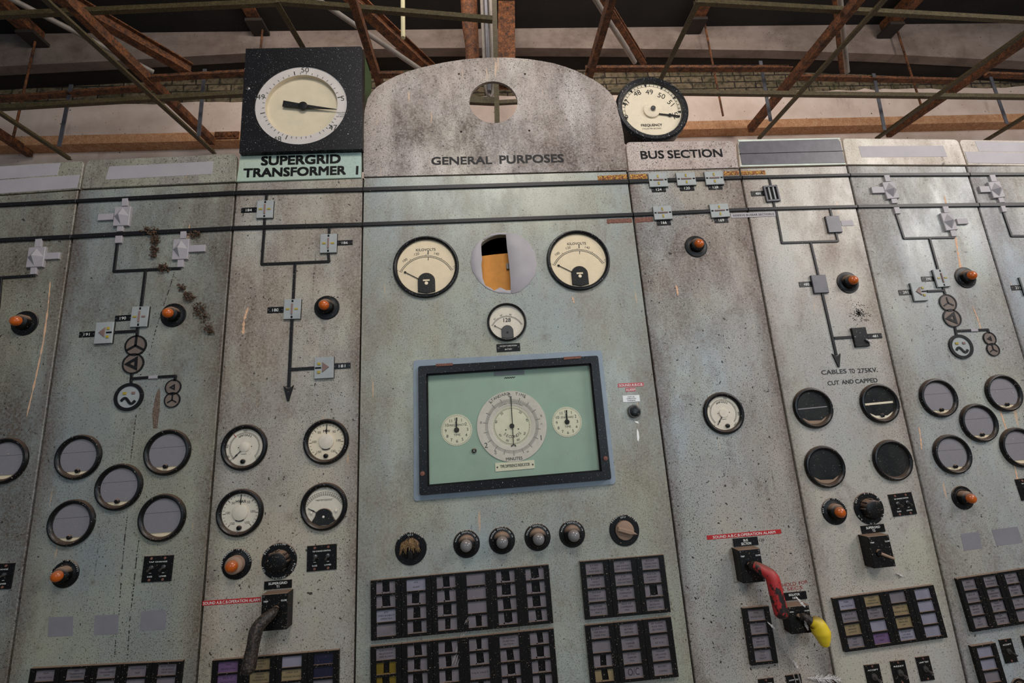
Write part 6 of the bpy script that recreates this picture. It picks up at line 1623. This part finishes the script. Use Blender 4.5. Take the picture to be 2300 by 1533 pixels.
def web(name, strands, label):
    p0 = pix(strands[0][0], strands[0][1]); r = MB(); random.seed(7)
    for k in range(len(strands) - 1):
        (a, wa), (b, wb_) = strands[k], strands[k + 1]
        A, B = Vector(pix(a, wa)) - Vector(p0), Vector(pix(b, wb_)) - Vector(p0)
        for i in range(7):
            j = Vector((random.uniform(-1, 1), random.uniform(-1, 1))) * .008; j2 = Vector((random.uniform(-1, 1), random.uniform(-1, 1))) * .012
            r.tube([(A.x + j.x, A.y + j.y, wa), ((A.x + B.x) / 2 + j2.x, (A.y + B.y) / 2 + j2.y, (wa + wb_) / 2), (B.x + j2.x, B.y + j2.y, wb_)], .0005, 4)
    o = r.build(name, 'cobweb', None); o.location = (p0[0], 0, p0[1]); tag(o, label, 'cobweb', None, 'stuff')
web('cobweb', [((1745,1392), .09), ((1765,1440), .05), ((1780,1485), .02), ((1796,1540), .006)], 'dusty cobweb strands hanging from the red handle')
web('cobweb', [((1051,1390), .016), ((1040,1420), .006), ((1020,1490), .016)], 'cobweb strand across the gap between the two six column alarm blocks')

def streak(pts, wpx, mat, label, name='streak', cat='streak'):
    random.seed(len(label)); L, R_ = [], []
    n = len(pts); fine = []
    for i in range(n - 1):
        for k in range(22 if mat == 'stain' else 9): s = k / (22 if mat == 'stain' else 9); fine.append((pts[i][0] * (1 - s) + pts[i + 1][0] * s, pts[i][1] * (1 - s) + pts[i + 1][1] * s))
    fine.append(pts[-1]); P = [Vector(pix(p)) for p in fine]; m = len(P)
    for i, p in enumerate(P):
        d = (P[min(i + 1, m - 1)] - P[max(i - 1, 0)]).normalized(); nn = Vector((-d.y, d.x)); w = wpx / F * 2.2 * .5 * random.uniform(.2, 1.0) * (0.25 if i in (0, m - 1) else 1)
        L.append(p + nn * w); R_.append(p - nn * w)
    c = P[m // 2]; mb = MB()
    for i in range(m - 1):
        if mat == 'stain' and random.random() < .38: continue
        mb.prism([tuple(q - c) for q in (L[i], L[i + 1], R_[i + 1], R_[i])], 0, .0005)
    o = mb.build(name, mat, None, smooth=False); o.location = (c.x, 0, c.y); tag(o, label, cat, 'streaks on the enamel')
streak([(113,632),(108,690),(97,770),(80,850),(60,935)], 4, 'scratch', 'long pale orange streak down the far left panel')
streak([(2146,532),(2151,565),(2158,603)], 7, 'scratch', 'pale dropping streak between the grey cover and the lamp beside plate 290')
streak([(2121,440),(2126,462),(2131,482)], 5, 'scratch', 'pale streak crossing the lower bus bar at the right')
streak([(2184,686),(2196,715),(2204,742)], 3, 'scratch', 'thin pale streak right of the star circle at the right')
streak([(2246,920),(2262,970),(2280,1050),(2290,1100)], 4, 'scratch', 'pinkish streak down past the meter at the right edge')
streak([(2064,958),(2068,985),(2070,1008)], 4, 'scratch', 'short pale streak left of the lowest blanked meter at the right')
streak([(1518,640),(1521,650),(1523,664)], 6, 'scratch', 'short orange mark on the upper BUS SECTION panel')
streak([(1286,666),(1289,680)], 6, 'scratch', 'small orange mark under the right KILOVOLTS meter')
streak([(557,690),(548,720),(546,750)], 6, 'scratch', 'pale scratched streak left of number plate 180')
streak([(306,930),(300,980),(294,1030)], 2.6, 'stain', 'dark water run above the middle blanked meter on the left panel')
streak([(287,1155),(281,1200),(273,1290),(268,1370),(260,1440),(257,1475)], 2.6, 'stain', 'long dark water run through the middle label square on the left panel')
streak([(313,1205),(308,1240),(300,1320),(292,1390),(286,1480)], 2.6, 'stain', 'long dark water run right of the middle label square on the left panel')
streak([(392,610),(380,650),(366,690),(350,740),(335,800)], 2.6, 'stain', 'ragged dark run left of the lamp beside plate 190')
def soot(seed, c, rad, n, label):
    random.seed(seed); p = pix(c); mb = MB(); R = rad / F * 2.4
    for i in range(n):
        a = random.uniform(0, 6.283); d = R * abs(random.gauss(0, .45)); mb.disc(random.uniform(.0012, .0028), .0004, 5, d * math.cos(a), d * math.sin(a))
    o = mb.build('soot_specks', 'stain', None, smooth=False); o.location = (p[0], 0, p[1]); tag(o, label, 'soot', None, 'stuff')
soot(1, (1929,703), 26, 260, 'smudge of soot specks above the black indicator beside plate 481')
